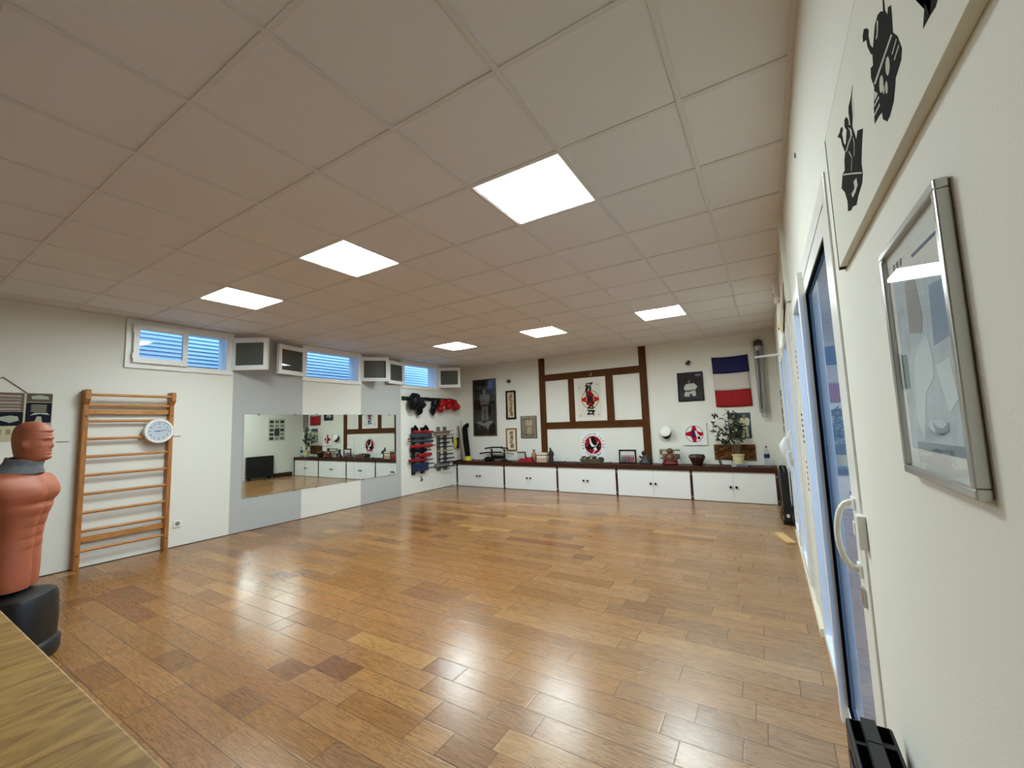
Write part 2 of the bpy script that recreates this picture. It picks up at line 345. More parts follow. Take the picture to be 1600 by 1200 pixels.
# ------------------------------------------------------------------ high windows on the left wall
def leaf(parent, hinge_u, direction, angle, w_, z0, z1, name='sash', gm=None):
    """a casement leaf hinged at hinge_u; direction +-1 along the wall when closed, opened by angle (0 closed)"""
    ca, sa = math.cos(angle), math.sin(angle)
    du = Vector((0, direction * ca, 0)) + Vector((sa, 0, 0)); nrm = Vector((ca, 0, 0)) - Vector((0, direction * sa, 0))
    base = Vector((XL + 0.03, hinge_u, 0)); hs = 0.055
    def piece(a0, a1, v0, v1, t0, t1, mb, mi=0):
        c = base + du * (a0 + a1) / 2 + nrm * (t0 + t1) / 2 + Vector((0, 0, (v0 + v1) / 2))
        mb.obox(c, du * (a1 - a0) / 2, nrm * (t1 - t0) / 2, Vector((0, 0, (v1 - v0) / 2)), mi)
    mb = MB()
    piece(0, w_, z0, z0 + hs, 0, 0.05, mb); piece(0, w_, z1 - hs, z1, 0, 0.05, mb)
    piece(0, hs, z0 + hs, z1 - hs, 0, 0.05, mb); piece(w_ - hs, w_, z0 + hs, z1 - hs, 0, 0.05, mb)
    piece(hs, w_ - hs, z0 + hs, z0 + hs + 0.012, 0.008, 0.042, mb); piece(hs, w_ - hs, z1 - hs - 0.012, z1 - hs, 0.008, 0.042, mb)
    s = build(name, mb, PVC, parent)
    mb = MB(); piece(hs, w_ - hs, z0 + hs, z1 - hs, 0.020, 0.026, mb); build('pane', mb, gm or glass('sash_glass', (0.60, 0.64, 0.60), ior=1.5, body=0.35, bodycol=(0.17, 0.185, 0.165)), s)
    mb = MB(); piece(-0.012, 0.006, z0 + 0.05, z0 + 0.11, 0.03, 0.058, mb); build('hinge', mb, PVC, s); mb = MB(); piece(-0.012, 0.006, z1 - 0.11, z1 - 0.05, 0.03, 0.058, mb); build('hinge', mb, PVC, s)
    return s
def high_window(n, a, b, closed_left):
    r = sroot('window_%d' % n, (XL, (a + b) / 2, 2.29))
    mb = MB(); t = 0.03
    for (u0, u1, v0, v1) in ((a - 0.055, b + 0.055, 2.235, 2.30), (a - 0.055, b + 0.055, 2.75, 2.835), (a - 0.055, a + 0.02, 2.30, 2.75), (b - 0.02, b + 0.055, 2.30, 2.75)):
        wbox(mb, 'L', u0, u1, v0, v1, 0.0, t)
    for (u0, u1, v0, v1) in ((a, b, 2.29, 2.305), (a, b, 2.745, 2.775), (a, a + 0.018, 2.305, 2.745), (b - 0.018, b, 2.305, 2.745)):
        wbox(mb, 'L', u0, u1, v0, v1, -0.06, 0.0)
    if closed_left: wbox(mb, 'L', 1.645, 1.665, 2.305, 2.75, -0.05, 0.012)
    build('window_frame', mb, PVC, r, bevel=0.003)
    return r
w1 = high_window(1, *WIN[0], True); leaf(w1, 1.105, 1, 0.0, 0.55, 2.30, 2.775, gm=glass('closed_sash_glass', (0.96, 0.98, 1.0), ior=1.3, body=0.06, bodycol=(0.6, 0.7, 0.8))); leaf(w1, 2.19, -1, PI - math.radians(56), 0.51, 2.305, 2.77)
w2 = high_window(2, *WIN[1], False); leaf(w2, 3.322, 1, PI - math.radians(14), 0.525, 2.305, 2.77); leaf(w2, 4.425, -1, PI - math.radians(42), 0.512, 2.305, 2.77)
w3 = high_window(3, *WIN[2], False); leaf(w3, 5.528, 1, PI - math.radians(10), 0.505, 2.305, 2.77); leaf(w3, 6.60, -1, PI - math.radians(56), 0.512, 2.305, 2.77)
# slatted cladding of the neighbouring building, outside the windows
mb = MB(); xs = XL - 1.0; zz = 1.2
while zz < 3.9:
    mb.add([(xs - 0.03, -3, zz), (xs - 0.03, 9.5, zz), (xs, 9.5, zz + 0.004), (xs, -3, zz + 0.004), (xs - 0.022, -3, zz + 0.058), (xs - 0.022, 9.5, zz + 0.058)], [(0, 1, 2, 3), (3, 2, 5, 4)], 0); zz += 0.06
mb.box(xs - 0.2, xs - 0.03, -3, 9.5, 0, 3.9, 1)
tag(build('slatted_cladding', mb, [mat('cladding_white', (198, 205, 214), 0.5), BLACK]), 'pale horizontal slatted cladding outside seen through the high windows', 'cladding')
mb = MB(); mb.box(XL - 6, XL - 0.27, -8, 14, -0.3, -0.02); struct('trim_4', mb, mat('outside_ground', (130, 128, 124), 0.9))

# ------------------------------------------------------------------ right side: glazed door and windows
d1 = sroot('door_1', (XR, 1.30, 0))
mb = MB()
for (u0, u1, v0, v1, dd) in ((0.785, 0.845, 0, 2.06, 0.006), (0.785, 1.82, 2.06, 2.13, 0.006), (1.76, 1.86, 0, 2.06, 0.004)):
    wbox(mb, 'R', u0, u1, v0, v1, -0.09, dd)
wbox(mb, 'R', 0.785, 1.86, 0.0, 0.035, -0.09, 0.012); build('door_frame', mb, PVC, d1, bevel=0.003)
mb = MB()
wbox(mb, 'R', 0.85, 0.925, 0.04, 2.055, -0.03, 0.004); wbox(mb, 'R', 0.925, 1.70, 1.985, 2.055, -0.03, 0.004); wbox(mb, 'R', 0.925, 1.70, 0.04, 0.11, -0.03, 0.004)
wbox(mb, 'R', 1.70, 1.755, 0.04, 2.10, -0.03, 0.030)
lf = build('door_leaf', mb, PVC, d1, bevel=0.003)
mb = MB(); wbox(mb, 'R', 0.925, 1.70, 0.11, 1.985, -0.016, -0.010)
build('pane', mb, glass('door_glass', (0.80, 0.80, 0.82), ior=1.6), lf)
mb = MB()
for (u0, u1, v0, v1) in ((0.925, 0.932, 0.11, 1.985), (1.680, 1.70, 0.11, 1.985), (0.932, 1.680, 1.974, 1.985), (0.932, 1.680, 0.11, 0.121)): wbox(mb, 'R', u0, u1, v0, v1, -0.0095, 0.001)
build('gasket', mb, mat('gasket_black', (4, 4, 5), 0.9, spec=0.05), lf)
pts = []
for k in range(17):
    a = -PI / 2 + PI * k / 16
    pts.append(WR(0.875, 1.045 + 0.098 * math.sin(a), 0.004 + 0.048 * max(0, math.cos(a)) ** 0.75))
mb = MB(); mb.tube(pts, [0.0085] * 17, 12); build('door_handle', mb, mat('handle_white', (236, 233, 220), 0.25), lf)
mb = MB(); wbox(mb, 'R', 0.845, 0.90, 0.93, 0.965, 0.004, 0.012); build('handle_plate', mb, PVC, lf, bevel=0.002); mb = MB(); wbox(mb, 'R', 0.845, 0.90, 1.12, 1.155, 0.004, 0.012); build('handle_plate', mb, PVC, lf, bevel=0.002)
mb = MB(); wbox(mb, 'R', 0.745, 0.785, 1.035, 1.125, 0.0, 0.020); wbox(mb, 'R', 0.79, 0.81, 1.06, 1.10, 0.006, 0.022); build('latch_box', mb, PVC, d1, bevel=0.003)
mb = MB(); wbox(mb, 'R', 0.81, 0.835, 1.062, 1.085, 0.006, 0.016); build('latch_bolt', mb, CHROME, d1)
mb = MB(); wbox(mb, 'R', 0.83, 0.862, 0.855, 0.905, 0.006, 0.014); build('strike_plate', mb, CHROME, d1, bevel=0.001)

def tall_window(n, u0, u1, v0, v1, wv=0.06, tint='door_glass', open_ang=None):
    r = sroot('window_%d' % n, (XR, (u0 + u1) / 2, v0))
    mb = MB()
    for a in ((u0 - 0.03, u0 + wv, v0, v1), (u1 - wv, u1 + 0.03, v0, v1), (u0 + wv, u1 - wv, v1 - wv, v1 + 0.02), (u0 + wv, u1 - wv, v0, v0 + wv)): wbox(mb, 'R', *a, -0.08, 0.008)
    build('window_frame', mb, PVC, r, bevel=0.003)
    mb = MB(); wbox(mb, 'R', u0 + wv, u1 - wv, v0 + wv, v1 - wv, -0.03, -0.024); build('pane', mb, MC[tint], r)
    return r
tall_window(4, 1.90, 2.60, 0.0, 2.12)
w5 = tall_window(5, 3.05, 3.95, 0.06, 2.16); w6 = tall_window(6, 4.15, 5.05, 0.06, 2.16)
for w_, ua, ub in ((w5, 3.12, 3.88), (w6, 4.22, 4.98)):
    mb = MB()
    for a in ((ua, ua + 0.07, 0.14, 2.08), (ub - 0.07, ub, 0.14, 2.08), (ua + 0.07, ub - 0.07, 2.01, 2.08), (ua + 0.07, ub - 0.07, 0.14, 0.21)): wbox(mb, 'R', *a, -0.02, 0.032)
    s = build('sash', mb, PVC, w_, bevel=0.004)
    mb = MB(); wbox(mb, 'R', ub - 0.05, ub - 0.02, 1.0, 1.14, 0.032, 0.045); mb.tube([WR(ub - 0.035, 1.07, 0.04), WR(ub - 0.035, 1.07, 0.075), WR(ub - 0.035, 0.96, 0.08)], 0.008, 8); build('window_handle', mb, PVC, s)
mb = MB(); wbox(mb, 'R', 2.62, 5.3, 0.0, 0.055, 0.0, 0.028); struct('baseboard_right', mb, mat('white_skirting', (226, 220, 200), 0.5), bevel=0.003)
# outside of the doors: terrace, and a wall added to temper the daylight
mb = MB(); mb.box(XR + 0.2, XR + 6, -6, 12, -0.25, -0.06); struct('trim_5', mb, mat('terrace', (168, 158, 146), 0.9, noise=0.15))
mb = MB(); mb.box(XR + 5.0, XR + 5.2, -8, 14, -0.1, 1.3); tag(build('added_outside_wall', mb, mat('added_wall_warm', (206, 196, 180), 0.9, noise=0.1, scale=3)), 'added pale wall outside behind the glass door, tempering the daylight', 'wall')

# ================================================================== CEILING LIGHTS
LE = emit('lamp_glow', (0.86, 1.0, 1.03), LAMP)
def ceiling_light(label, loc):
    t = thing('ceiling_light', label, 'ceiling light', loc, 'square recessed ceiling lights'); x, y, z = loc
    mb = MB()
    for a in ((-0.297, 0.297, -0.297, -0.278), (-0.297, 0.297, 0.278, 0.297), (-0.297, -0.278, -0.278, 0.278), (0.278, 0.297, -0.278, 0.278)): mb.box(x + a[0], x + a[1], y + a[2], y + a[3], z + 0.001, z + 0.07)
    mb.box(x - 0.297, x + 0.297, y - 0.297, y + 0.297, z + 0.07, z + 0.08)
    build('housing', mb, mat('lamp_housing', (235, 235, 230), 0.4), t)
    mb = MB(); mb.box(x - 0.277, x + 0.277, y - 0.277, y + 0.277, z + 0.012, z + 0.018); build('diffuser', mb, LE, t)
    mb = MB()
    for k in range(1, 4): mb.box(x - 0.277, x + 0.277, y - 0.277 + 0.1385 * k - 0.0015, y - 0.277 + 0.1385 * k + 0.0015, z + 0.002, z + 0.011)
    build('louvre', mb, CHROME, t)
    return t
LL = {(0, 2): 'large bright square ceiling light nearest the camera, above the room centre', (-3, 2): 'square ceiling light in the middle of the three leading towards the left windows',
      (-6, 2): 'leftmost of the six square ceiling lights, near the left windows', (-6, 8): 'small far square ceiling light nearest the back left corner',
      (-3, 8): 'middle ceiling light of the far row of three near the back wall', (0, 8): 'far square ceiling light nearest the right wall and flag'}
first = None
for (i, j) in [(0, 2), (-3, 2), (-6, 2), (-6, 8), (-3, 8), (0, 8)]:
    loc = (i * 0.6 + 0.3, j * 0.6 + 0.3, H)
    if first is None: first = ceiling_light(LL[(i, j)], loc)
    else: copy_tree(first, loc, LL[(i, j)])

# ================================================================== PICTURE HELPERS
def framed(name, label, cat, w, u0, u1, v0, v1, fr, fm, bgm, depth=0.02, art=None, pane=True, d0=0.0, artmats=(), artname='picture'):
    loc = WF[w]((u0 + u1) / 2, v0, d0); t = thing(name, label, cat, loc); mb = MB()
    for a in ((u0, u1, v0, v0 + fr), (u0, u1, v1 - fr, v1), (u0, u0 + fr, v0 + fr, v1 - fr), (u1 - fr, u1, v0 + fr, v1 - fr)): wbox(mb, w, *a, d0, d0 + depth)
    build('frame', mb, fm, t, bevel=min(0.003, fr / 5))
    mb = MB(); wbox(mb, w, u0 + fr, u1 - fr, v0 + fr, v1 - fr, d0, d0 + depth * 0.45, 0)
    if art: art(mb, d0 + depth * 0.45)
    build(artname, mb, [bgm] + list(artmats), t)
    if pane:
        mb = MB(); wbox(mb, w, u0 + fr, u1 - fr, v0 + fr, v1 - fr, d0 + depth * 0.78, d0 + depth * 0.86); build('glazing', mb, PICG, t)
    return t
def person_art(mb, w, cu, v0, h, d, mi_b, mi_h, mi_belt, style='stand'):
    """flat printed figure of a person in a white training suit"""
    P = lambda pts, mi, k=0: wpoly(mb, w, [(cu + x * h, v0 + y * h) for x, y in pts], d + 0.0008 * k, mi, 0.0008)
    if style == 'stand':
        P([(-0.13, 0.02), (-0.03, 0.02), (-0.01, 0.38), (0.01, 0.38), (0.03, 0.02), (0.13, 0.02), (0.12, 0.5), (-0.12, 0.5)], mi_b)
        P([(-0.12, 0.45), (0.12, 0.45), (0.17, 0.55), (0.2, 0.75), (0.14, 0.83), (-0.14, 0.83), (-0.2, 0.75), (-0.17, 0.55)], mi_b)
        P(disc(0, 0.91, 0.055, 0.08, 14), mi_h, 1)
        P([(-0.12, 0.47), (0.12, 0.47), (0.12, 0.5), (-0.12, 0.5)], mi_belt, 1)
        P([(-0.05, 0.83), (0.05, 0.83), (0, 0.72)], mi_h, 1)
    elif style == 'kneel':
        P = lambda pts, mi, k=0: wpoly(mb, w, [(cu + x * h * 0.74, v0 + y * h) for x, y in pts], d + 0.0008 * k, mi, 0.0008)
        P([(-0.5, 0.02), (-0.1, 0.0), (-0.05, 0.18), (0.1, 0.18), (0.15, 0.02), (0.42, 0.02), (0.42, 0.25), (0.35, 0.4), (-0.35, 0.4), (-0.5, 0.15)], mi_b)
        P([(-0.38, 0.34), (0.38, 0.38), (0.58, 0.62), (0.3, 0.85), (0.1, 0.82), (-0.1, 0.82), (-0.35, 0.78), (-0.52, 0.55)], mi_b)
        P(disc(-0.05, 0.94, 0.1, 0.13, 14), mi_h, 1)
        P([(-0.4, 0.34), (-0.1, 0.29), (0.35, 0.4), (0.35, 0.45), (-0.1, 0.35), (-0.4, 0.4)], mi_belt, 1)

# ================================================================== BACK WALL
# timber frame
t = thing('timber_frame', 'dark brown half-timber frame of posts and rails on the back wall', 'timber frame', WB(-1.67, 0.6, 0))
for a in ((-2.85, -2.71, 0.582, H - 0.004), (-0.636, -0.50, 0.582, H - 0.004)):
    mb = MB(); wbox(mb, 'B', *a, 0.0, 0.032); build('post', mb, DARKWOOD, t, bevel=0.004)
DW2 = wood('dark_stained_wood_rail', (92, 53, 12), (62, 34, 6), 0.6, (1, 12, 12), spec=0.15)
for a in ((-2.71, -0.636, 2.325, 2.465), (-2.71, -0.636, 1.275, 1.415)):
    mb = MB(); wbox(mb, 'B', *a, 0.0, 0.028); build('rail', mb, DW2, t, bevel=0.003)
for a in ((-2.155, -2.03, 1.415, 2.325), (-1.325, -1.18, 1.415, 2.325)):
    mb = MB(); wbox(mb, 'B', *a, 0.0, 0.026); build('stud', mb, DARKWOOD, t, bevel=0.003)
mb = MB(); mb.sphere(WB(-1.62, 2.39, 0.04), 0.014, n=10); mb.sphere(WB(-1.635, 2.355, 0.04), 0.011, n=10)
tag(build('bell', mb, mat('bell_white', (200, 180, 180), 0.4)), 'tiny pale bell hung on the top rail above the emblem board', 'bell')

def canku(cu, cv, r):
    """four-armed round badge shape, arms narrow at the circle"""
    pts = []
    for k in range(4):
        a = k * PI / 2
        for (rr, da) in ((r * 0.98, -0.17), (r * 0.98, 0.17), (r * 0.62, 0.42), (r * 0.5, PI / 4)):
            pts.append((cu + rr * math.cos(a + da), cv + rr * math.sin(a + da)))
    return pts
# emblem board with brush characters
t = thing('emblem_board', 'white board with black brush characters over a red and yellow round badge', 'emblem board', WB(-1.675, 1.42, 0.0))
mb = MB(); wbox(mb, 'B', -2.02, -1.335, 1.42, 2.32, 0.001, 0.012); build('backing_board', mb, PAPER, t)
mb = MB(); wbox(mb, 'B', -1.95, -1.44, 1.49, 2.22, 0.017, 0.021); pl = build('clear_panel', mb, glass('acrylic', (0.99, 0.99, 0.99), ior=1.3, pw_=6.0), t)
cu, cv, R_ = -1.677, 1.866, 0.187
mb = MB(); wpoly(mb, 'B', disc(cu, cv, R_), 0.0122, 0, 0.0008); wring(mb, 'B', cu, cv, R_ - 0.004, R_ + 0.006, 0.0134, 1, t=0.0008)
wpoly(mb, 'B', [(cu - R_, cv + 0.02), (cu - 0.09, cv + 0.06), (cu - 0.05, cv + 0.17), (cu + 0.03, cv + 0.17), (cu + 0.09, cv + 0.06), (cu + R_, cv + 0.02), (cu + R_, cv - 0.03), (cu + 0.1, cv - 0.06), (cu + 0.04, cv - 0.16), (cu - 0.03, cv - 0.16), (cu - 0.09, cv - 0.06), (cu - R_, cv - 0.03)], 0.0136, 2, 0.0008)
wring(mb, 'B', cu, cv, 0.075, 0.085, 0.0146, 3, t=0.0006); wpoly(mb, 'B', disc(cu, cv, 0.05, 0.06), 0.0146, 4, 0.0006)
wtext(mb, 'B', '極' , cu - 0.01, 2.10, 0.25, 0.0156, 5, rot=0.10, shear=0.2, sx=0.78, bold=0.022)
wtext(mb, 'B', '真' , cu, 1.87, 0.25, 0.0156, 4, sx=0.78, bold=0.02)
wtext(mb, 'B', '会' , cu + 0.01, 1.65, 0.25, 0.0156, 5, rot=-0.08, shear=0.1, sx=0.78, bold=0.022)
build('print', mb, [flatc((228, 220, 182)), flatc((92, 84, 40)), flatc((196, 18, 26)), flatc((236, 210, 205)), flatc((70, 12, 20)), flatc((24, 18, 26))], t)
mb = MB()
for a in ((-1.90, 2.12), (-1.50, 2.16), (-1.90, 1.53), (-1.50, 1.55)): mb = MB(); mb.lathe(WB(a[0], a[1], 0.012), [(0.009, 0), (0.009, 0.012), (0.004, 0.015)], 10, axis=(0, -1, 0)); build('screw', mb, BLACK, t)

# lower round badge poster
t = thing('badge_poster', 'white square plate with round red and black badge ringed by lettering', 'plate', WB(-1.67, 0.69, 0.0))
mb = MB(); wbox(mb, 'B', -1.925, -1.42, 0.685, 1.19, 0.001, 0.009); build('plate', mb, mat('plate_white', (232, 235, 232), 0.25), t)
cu, cv = -1.667, 0.925; mb = MB(); r = 0.18
wpoly(mb, 'B', disc(cu, cv, r + 0.012), 0.0092, 3, 0.0008); wpoly(mb, 'B', disc(cu, cv, r), 0.0102, 0, 0.0008)
wpoly(mb, 'B', [(cu - r * 0.95, cv - 0.06), (cu - 0.13, cv), (cu - 0.05, cv + 0.02), (cu - 0.03, cv + r * .96), (cu + 0.03, cv + r * .97), (cu + 0.07, cv + 0.05), (cu + r * 0.9, cv + 0.02), (cu + r * 0.92, cv - 0.07), (cu + 0.10, cv - 0.1), (cu + 0.0, cv - 0.08), (cu - 0.1, cv - 0.1)], 0.0112, 1, 0.0008)
wpoly(mb, 'B', [(cu - 0.075, cv + 0.14), (cu - 0.05, cv + 0.135), (cu - 0.03, cv + 0.05), (cu + 0.02, cv - 0.01), (cu + 0.06, cv - 0.01), (cu + 0.02, cv - 0.04), (cu - 0.03, cv - 0.035), (cu - 0.06, cv + 0.02)], 0.0122, 2, 0.0008)
wpoly(mb, 'B', [(cu + 0.05, cv - 0.05), (cu + 0.065, cv - 0.04), (cu + 0.12, cv + 0.055), (cu + 0.105, cv + 0.06)], 0.0122, 2, 0.0008)
wpoly(mb, 'B', disc(cu + 0.045, cv - 0.085, 0.035), 0.0122, 2, 0.0008); wpoly(mb, 'B', [(cu - 0.02, cv - 0.175), (cu + 0.03, cv - 0.11), (cu + 0.045, cv - 0.11), (cu - 0.005, cv - 0.18)], 0.0122, 2, 0.0008)
for (a, b, c) in ((-0.14, 0.05, 0), (0.12, 0.06, 1), (-0.13, -0.02, 0), (0.14, -0.03, 1)):
    wpoly(mb, 'B', [(cu + a - 0.02, cv + b), (cu + a + 0.02, cv + b), (cu + a + 0.02, cv + b + 0.006), (cu + a - 0.02, cv + b + 0.006)], 0.0124, 4, 0.0006); wpoly(mb, 'B', [(cu + a, cv + b - 0.02), (cu + a + 0.005, cv + b - 0.02), (cu + a + 0.005, cv + b + 0.03), (cu + a, cv + b + 0.03)], 0.0124, 4, 0.0006)
def arc_text(s, a0, a1, flip):
    for k, ch in enumerate(s):
        a = math.radians(a0 + (a1 - a0) * k / (len(s) - 1))
        wtext(mb, 'B', ch, cu + 0.221 * math.cos(a), cv + 0.221 * math.sin(a), 0.052, 0.0095, 5, rot=a + (PI / 2 if flip else -PI / 2), bold=0.03)
arc_text('KYOKUSHIN', 197, 78, False); arc_text('JUTSU', 52, -12, False); arc_text('VERRIMA', 227, 312, True)
build('badge_print', mb, [flatc((150, 22, 40)), flatc((20, 12, 16)), flatc((230, 226, 226)), flatc((236, 190, 196)), flatc((220, 110, 120)), flatc((28, 28, 30))], t)

# third board
t = thing('crest_board', 'small white canvas with a red four-armed round crest right of the cap', 'crest board', WB(0.28, 0.92, 0.0))
mb = MB(); wbox(mb, 'B', 0.078, 0.485, 0.915, 1.315, 0.001, 0.03); build('canvas', mb, mat('canvas_white', (226, 228, 222), 0.7), t, bevel=0.003)
cu, cv, r = 0.276, 1.117, 0.15; mb = MB()
wpoly(mb, 'B', canku(cu, cv, r), 0.0302, 0, 0.0008); wring(mb, 'B', cu, cv, r - 0.008, r, 0.0302, 4, t=0.001)
wpoly(mb, 'B', disc(cu - 0.01, cv + 0.005, 0.045, 0.08), 0.0312, 1, 0.0008)
wpoly(mb, 'B', [(cu + 0.01, cv + 0.06), (cu + 0.04, cv + 0.06), (cu + 0.06, cv + 0.0), (cu + 0.09, cv - 0.03), (cu + 0.085, cv - 0.09), (cu + 0.04, cv - 0.06), (cu + 0.02, cv)], 0.032, 2, 0.0008)
wpoly(mb, 'B', [(cu + 0.05, cv - 0.045), (cu + 0.09, cv - 0.05), (cu + 0.1, cv - 0.09), (cu + 0.06, cv - 0.095)], 0.033, 3, 0.0006)
build('crest_print', mb, [flatc((190, 20, 44)), flatc((92, 34, 82)), flatc((226, 222, 222)), flatc((20, 20, 24)), flatc((110, 24, 40))], t)

# large dark portrait poster at the left
def art1(mb, d):
    person_art(mb, 'B', -4.36, 1.50, 0.78, d, 1, 2, 3)
    wpoly(mb, 'B', [(-4.62, 1.47), (-4.50, 1.50), (-4.40, 1.44), (-4.28, 1.49), (-4.12, 1.50), (-4.16, 1.45), (-4.24, 1.40), (-4.28, 1.28), (-4.34, 1.38), (-4.44, 1.38), (-4.55, 1.44)], d, 2, 0.0008)
    wtext(mb, 'B', '極真空手道', -4.42, 2.31, 0.075, d, 2)
    wpoly(mb, 'B', [(-4.24, 2.27), (-4.13, 2.27), (-4.13, 2.47), (-4.24, 2.47)], d, 4, 0.0008)
framed('portrait_poster', 'tall dark framed poster of a standing figure, leftmost picture on the back wall', 'framed poster', 'B', -4.703, -4.026, 1.145, 2.51, 0.03, mat('frame_brown', (78, 62, 44), 0.6), mat('poster_dark', (30, 29, 25), 0.7, noise=0.35, scale=5, spec=0.2), 0.025, art1, artmats=[mat('poster_fig', (92, 90, 84), 0.7, noise=0.3, scale=20), flatc((128, 124, 114)), flatc((30, 30, 30)), flatc((92, 94, 98))])
def artcal(chars, cu, v1, v0, size, mi=1):
    def f(mb, d):
        n = len(chars)
        for k, ch in enumerate(chars): wtext(mb, 'B', ch, cu + random.uniform(-0.012, 0.012), v1 + (v0 - v1) * (k + 0.5) / n, size, d, mi, rot=random.uniform(-0.12, 0.12), shear=0.12, bold=0.012)
    return f
framed('calligraphy_scroll', 'narrow black-framed calligraphy panel, upper of two beside the portrait poster', 'calligraphy', 'B', -3.75, -3.485, 1.515, 2.182, 0.042, BLACK, mat('scroll_tan', (206, 180, 142), 0.8, noise=0.12, scale=12), 0.022, artcal('国際空手道極真', -3.617, 2.10, 1.60, 0.085), False, artmats=[flatc((70, 50, 26))], artname='paper')
framed('calligraphy_scroll', 'narrow wood-framed calligraphy panel on cream paper, just above the sword stand', 'calligraphy', 'B', -3.772, -3.492, 0.795, 1.31, 0.027, wood('frame_oak', (140, 104, 60), (104, 74, 40), 0.5), flatc((226, 214, 184)), 0.022, artcal('極真会館', -3.628, 1.25, 0.86, 0.105), False, artmats=[flatc((30, 26, 28))], artname='paper')
def art2(mb, d):
    person_art(mb, 'B', -3.155, 1.14, 0.42, d, 1, 2, 3)
    wpoly(mb, 'B', [(-3.35, 1.535), (-2.98, 1.535), (-2.98, 1.565), (-3.35, 1.565)], d, 4, 0.0008)
    for k in range(5): wpoly(mb, 'B', disc(-3.25 + 0.045 * k, 1.155, 0.012, 0.02, 8), d + 0.001, 5, 0.0008)
framed('framed_photograph', 'framed sepia photograph of a person in a white suit, left of the timber post', 'framed photograph', 'B', -3.37, -2.962, 1.08, 1.576, 0.012, mat('frame_dark', (60, 56, 48), 0.5), mat('sepia', (128, 118, 98), 0.6, noise=0.3, scale=3), 0.016, art2, artmats=[flatc((190, 180, 150)), flatc((140, 120, 92)), flatc((110, 98, 76)), flatc((180, 172, 150)), flatc((70, 60, 46))])
def art3(mb, d):
    person_art(mb, 'B', 0.262, 1.80, 0.29, d, 1, 2, 3, 'kneel')
    wpoly(mb, 'B', [(0.36, 2.17), (0.45, 2.17), (0.455, 2.20), (0.36, 2.20)], d, 4, 0.0008)
framed('framed_photograph', 'black framed photograph of a person kneeling in a white training suit, left of the flag', 'framed photograph', 'B', 0.048, 0.488, 1.712, 2.247, 0.028, BLACK, flatc((46, 46, 48)), 0.022, art3, artmats=[flatc((200, 198, 192)), flatc((128, 120, 112)), flatc((30, 28, 28)), flatc((150, 150, 146))])
# unframed photograph behind the plant
mb = MB(); wbox(mb, 'B', 0.835, 1.18, 1.028, 1.468, 0.001, 0.006, 0); d = 0.006
person_art(mb, 'B', 0.925, 1.04, 0.40, d, 1, 2, 3); person_art(mb, 'B', 1.085, 1.04, 0.41, d, 1, 2, 3)
tag(build('photo_print', mb, [mat('photo_blue', (34, 62, 74), 0.4, noise=0.5, scale=6), flatc((206, 202, 172)), flatc((160, 124, 98)), flatc((60, 70, 60))]), 'unframed dark blue photo of two people in white suits, hung behind the potted plant', 'photograph')

# wall spotlights
def spotlight(loc, label):
    u, v = loc; t = thing('wall_spotlight', label, 'spotlight', WB(u, v, 0), 'small black wall spotlights')
    mb = MB(); mb.lathe(WB(u, v, 0), [(0.03, 0), (0.03, 0.012), (0.012, 0.02)], 14, axis=(0, -1, 0)); mb.tube([WB(u, v, 0.015), WB(u, v, 0.05)], 0.008, 8); build('bracket', mb, mat('spot_black', (40, 40, 40), 0.4), t)
    mb = MB(); a = Vector((-0.45, -0.5, -0.74)); mb.lathe(WB(u + 0.025, v + 0.03, 0.05), [(0.02, 0), (0.033, 0.01), (0.035, 0.06), (0.042, 0.075), (0.03, 0.073)], 14, axis=a); build('lamp_head', mb, mat('spot_grey', (58, 58, 60), 0.4), t)
    return t
sp = spotlight((-3.633, 2.40), 'small black spotlight above the upper calligraphy panel'); copy_tree(sp, WB(0.262, 2.42, 0), 'small black spotlight above the kneeling-person photograph')

# flag: three hanging cloth bands
t = thing('flag', 'blue white and red striped flag hung sideways on the back wall', 'flag', WB(0.94, 1.59, 0.0))
def cloth(u0, u1, v0, v1, du=0.0, seed=0, nx=16, ny=6, dist=0.026):
    rings = []
    for j in range(ny + 1):
        row = []
        for i in range(nx + 1):
            a, b_ = i / nx, j / ny; u = u0 + (u1 - u0) * a + du * (b_); v = v1 + (v0 - v1) * b_ - 0.010 * math.sin(PI * a)
            row.append(WB(u, v, dist + 0.006 * math.sin(a * 9 + seed + b_) + 0.004 * math.sin(a * 17 + b_ * 3)))
        rings.append(row)
    m = MB(); m.loft(rings, 0, False, True, False); return m
for nm, v0, v1, c, s, ua, ub in (('blue_band', 2.175, 2.469, (4, 6, 70), 0.4, 0.652, 1.219), ('white_band', 1.877, 2.175, (206, 196, 186), 0.45, 0.66, 1.216), ('red_band', 1.585, 1.877, (150, 4, 10), 0.5, 0.667, 1.224)):
    ob = build(nm, cloth(ua, ub, v0, v1, 0.006, s), mat('flag_' + nm, c, 0.8), t); md = ob.modifiers.new('s', 'SOLIDIFY'); md.thickness = 0.002
mb = MB()
for u in (0.66, 1.21): mb = MB(); mb.lathe(WB(u, 2.475, 0.001), [(0.008, 0), (0.008, 0.016), (0.003, 0.02)], 8, axis=(0, -1, 0)); build('pin', mb, mat('pin_grey', (90, 88, 84), 0.5), t)

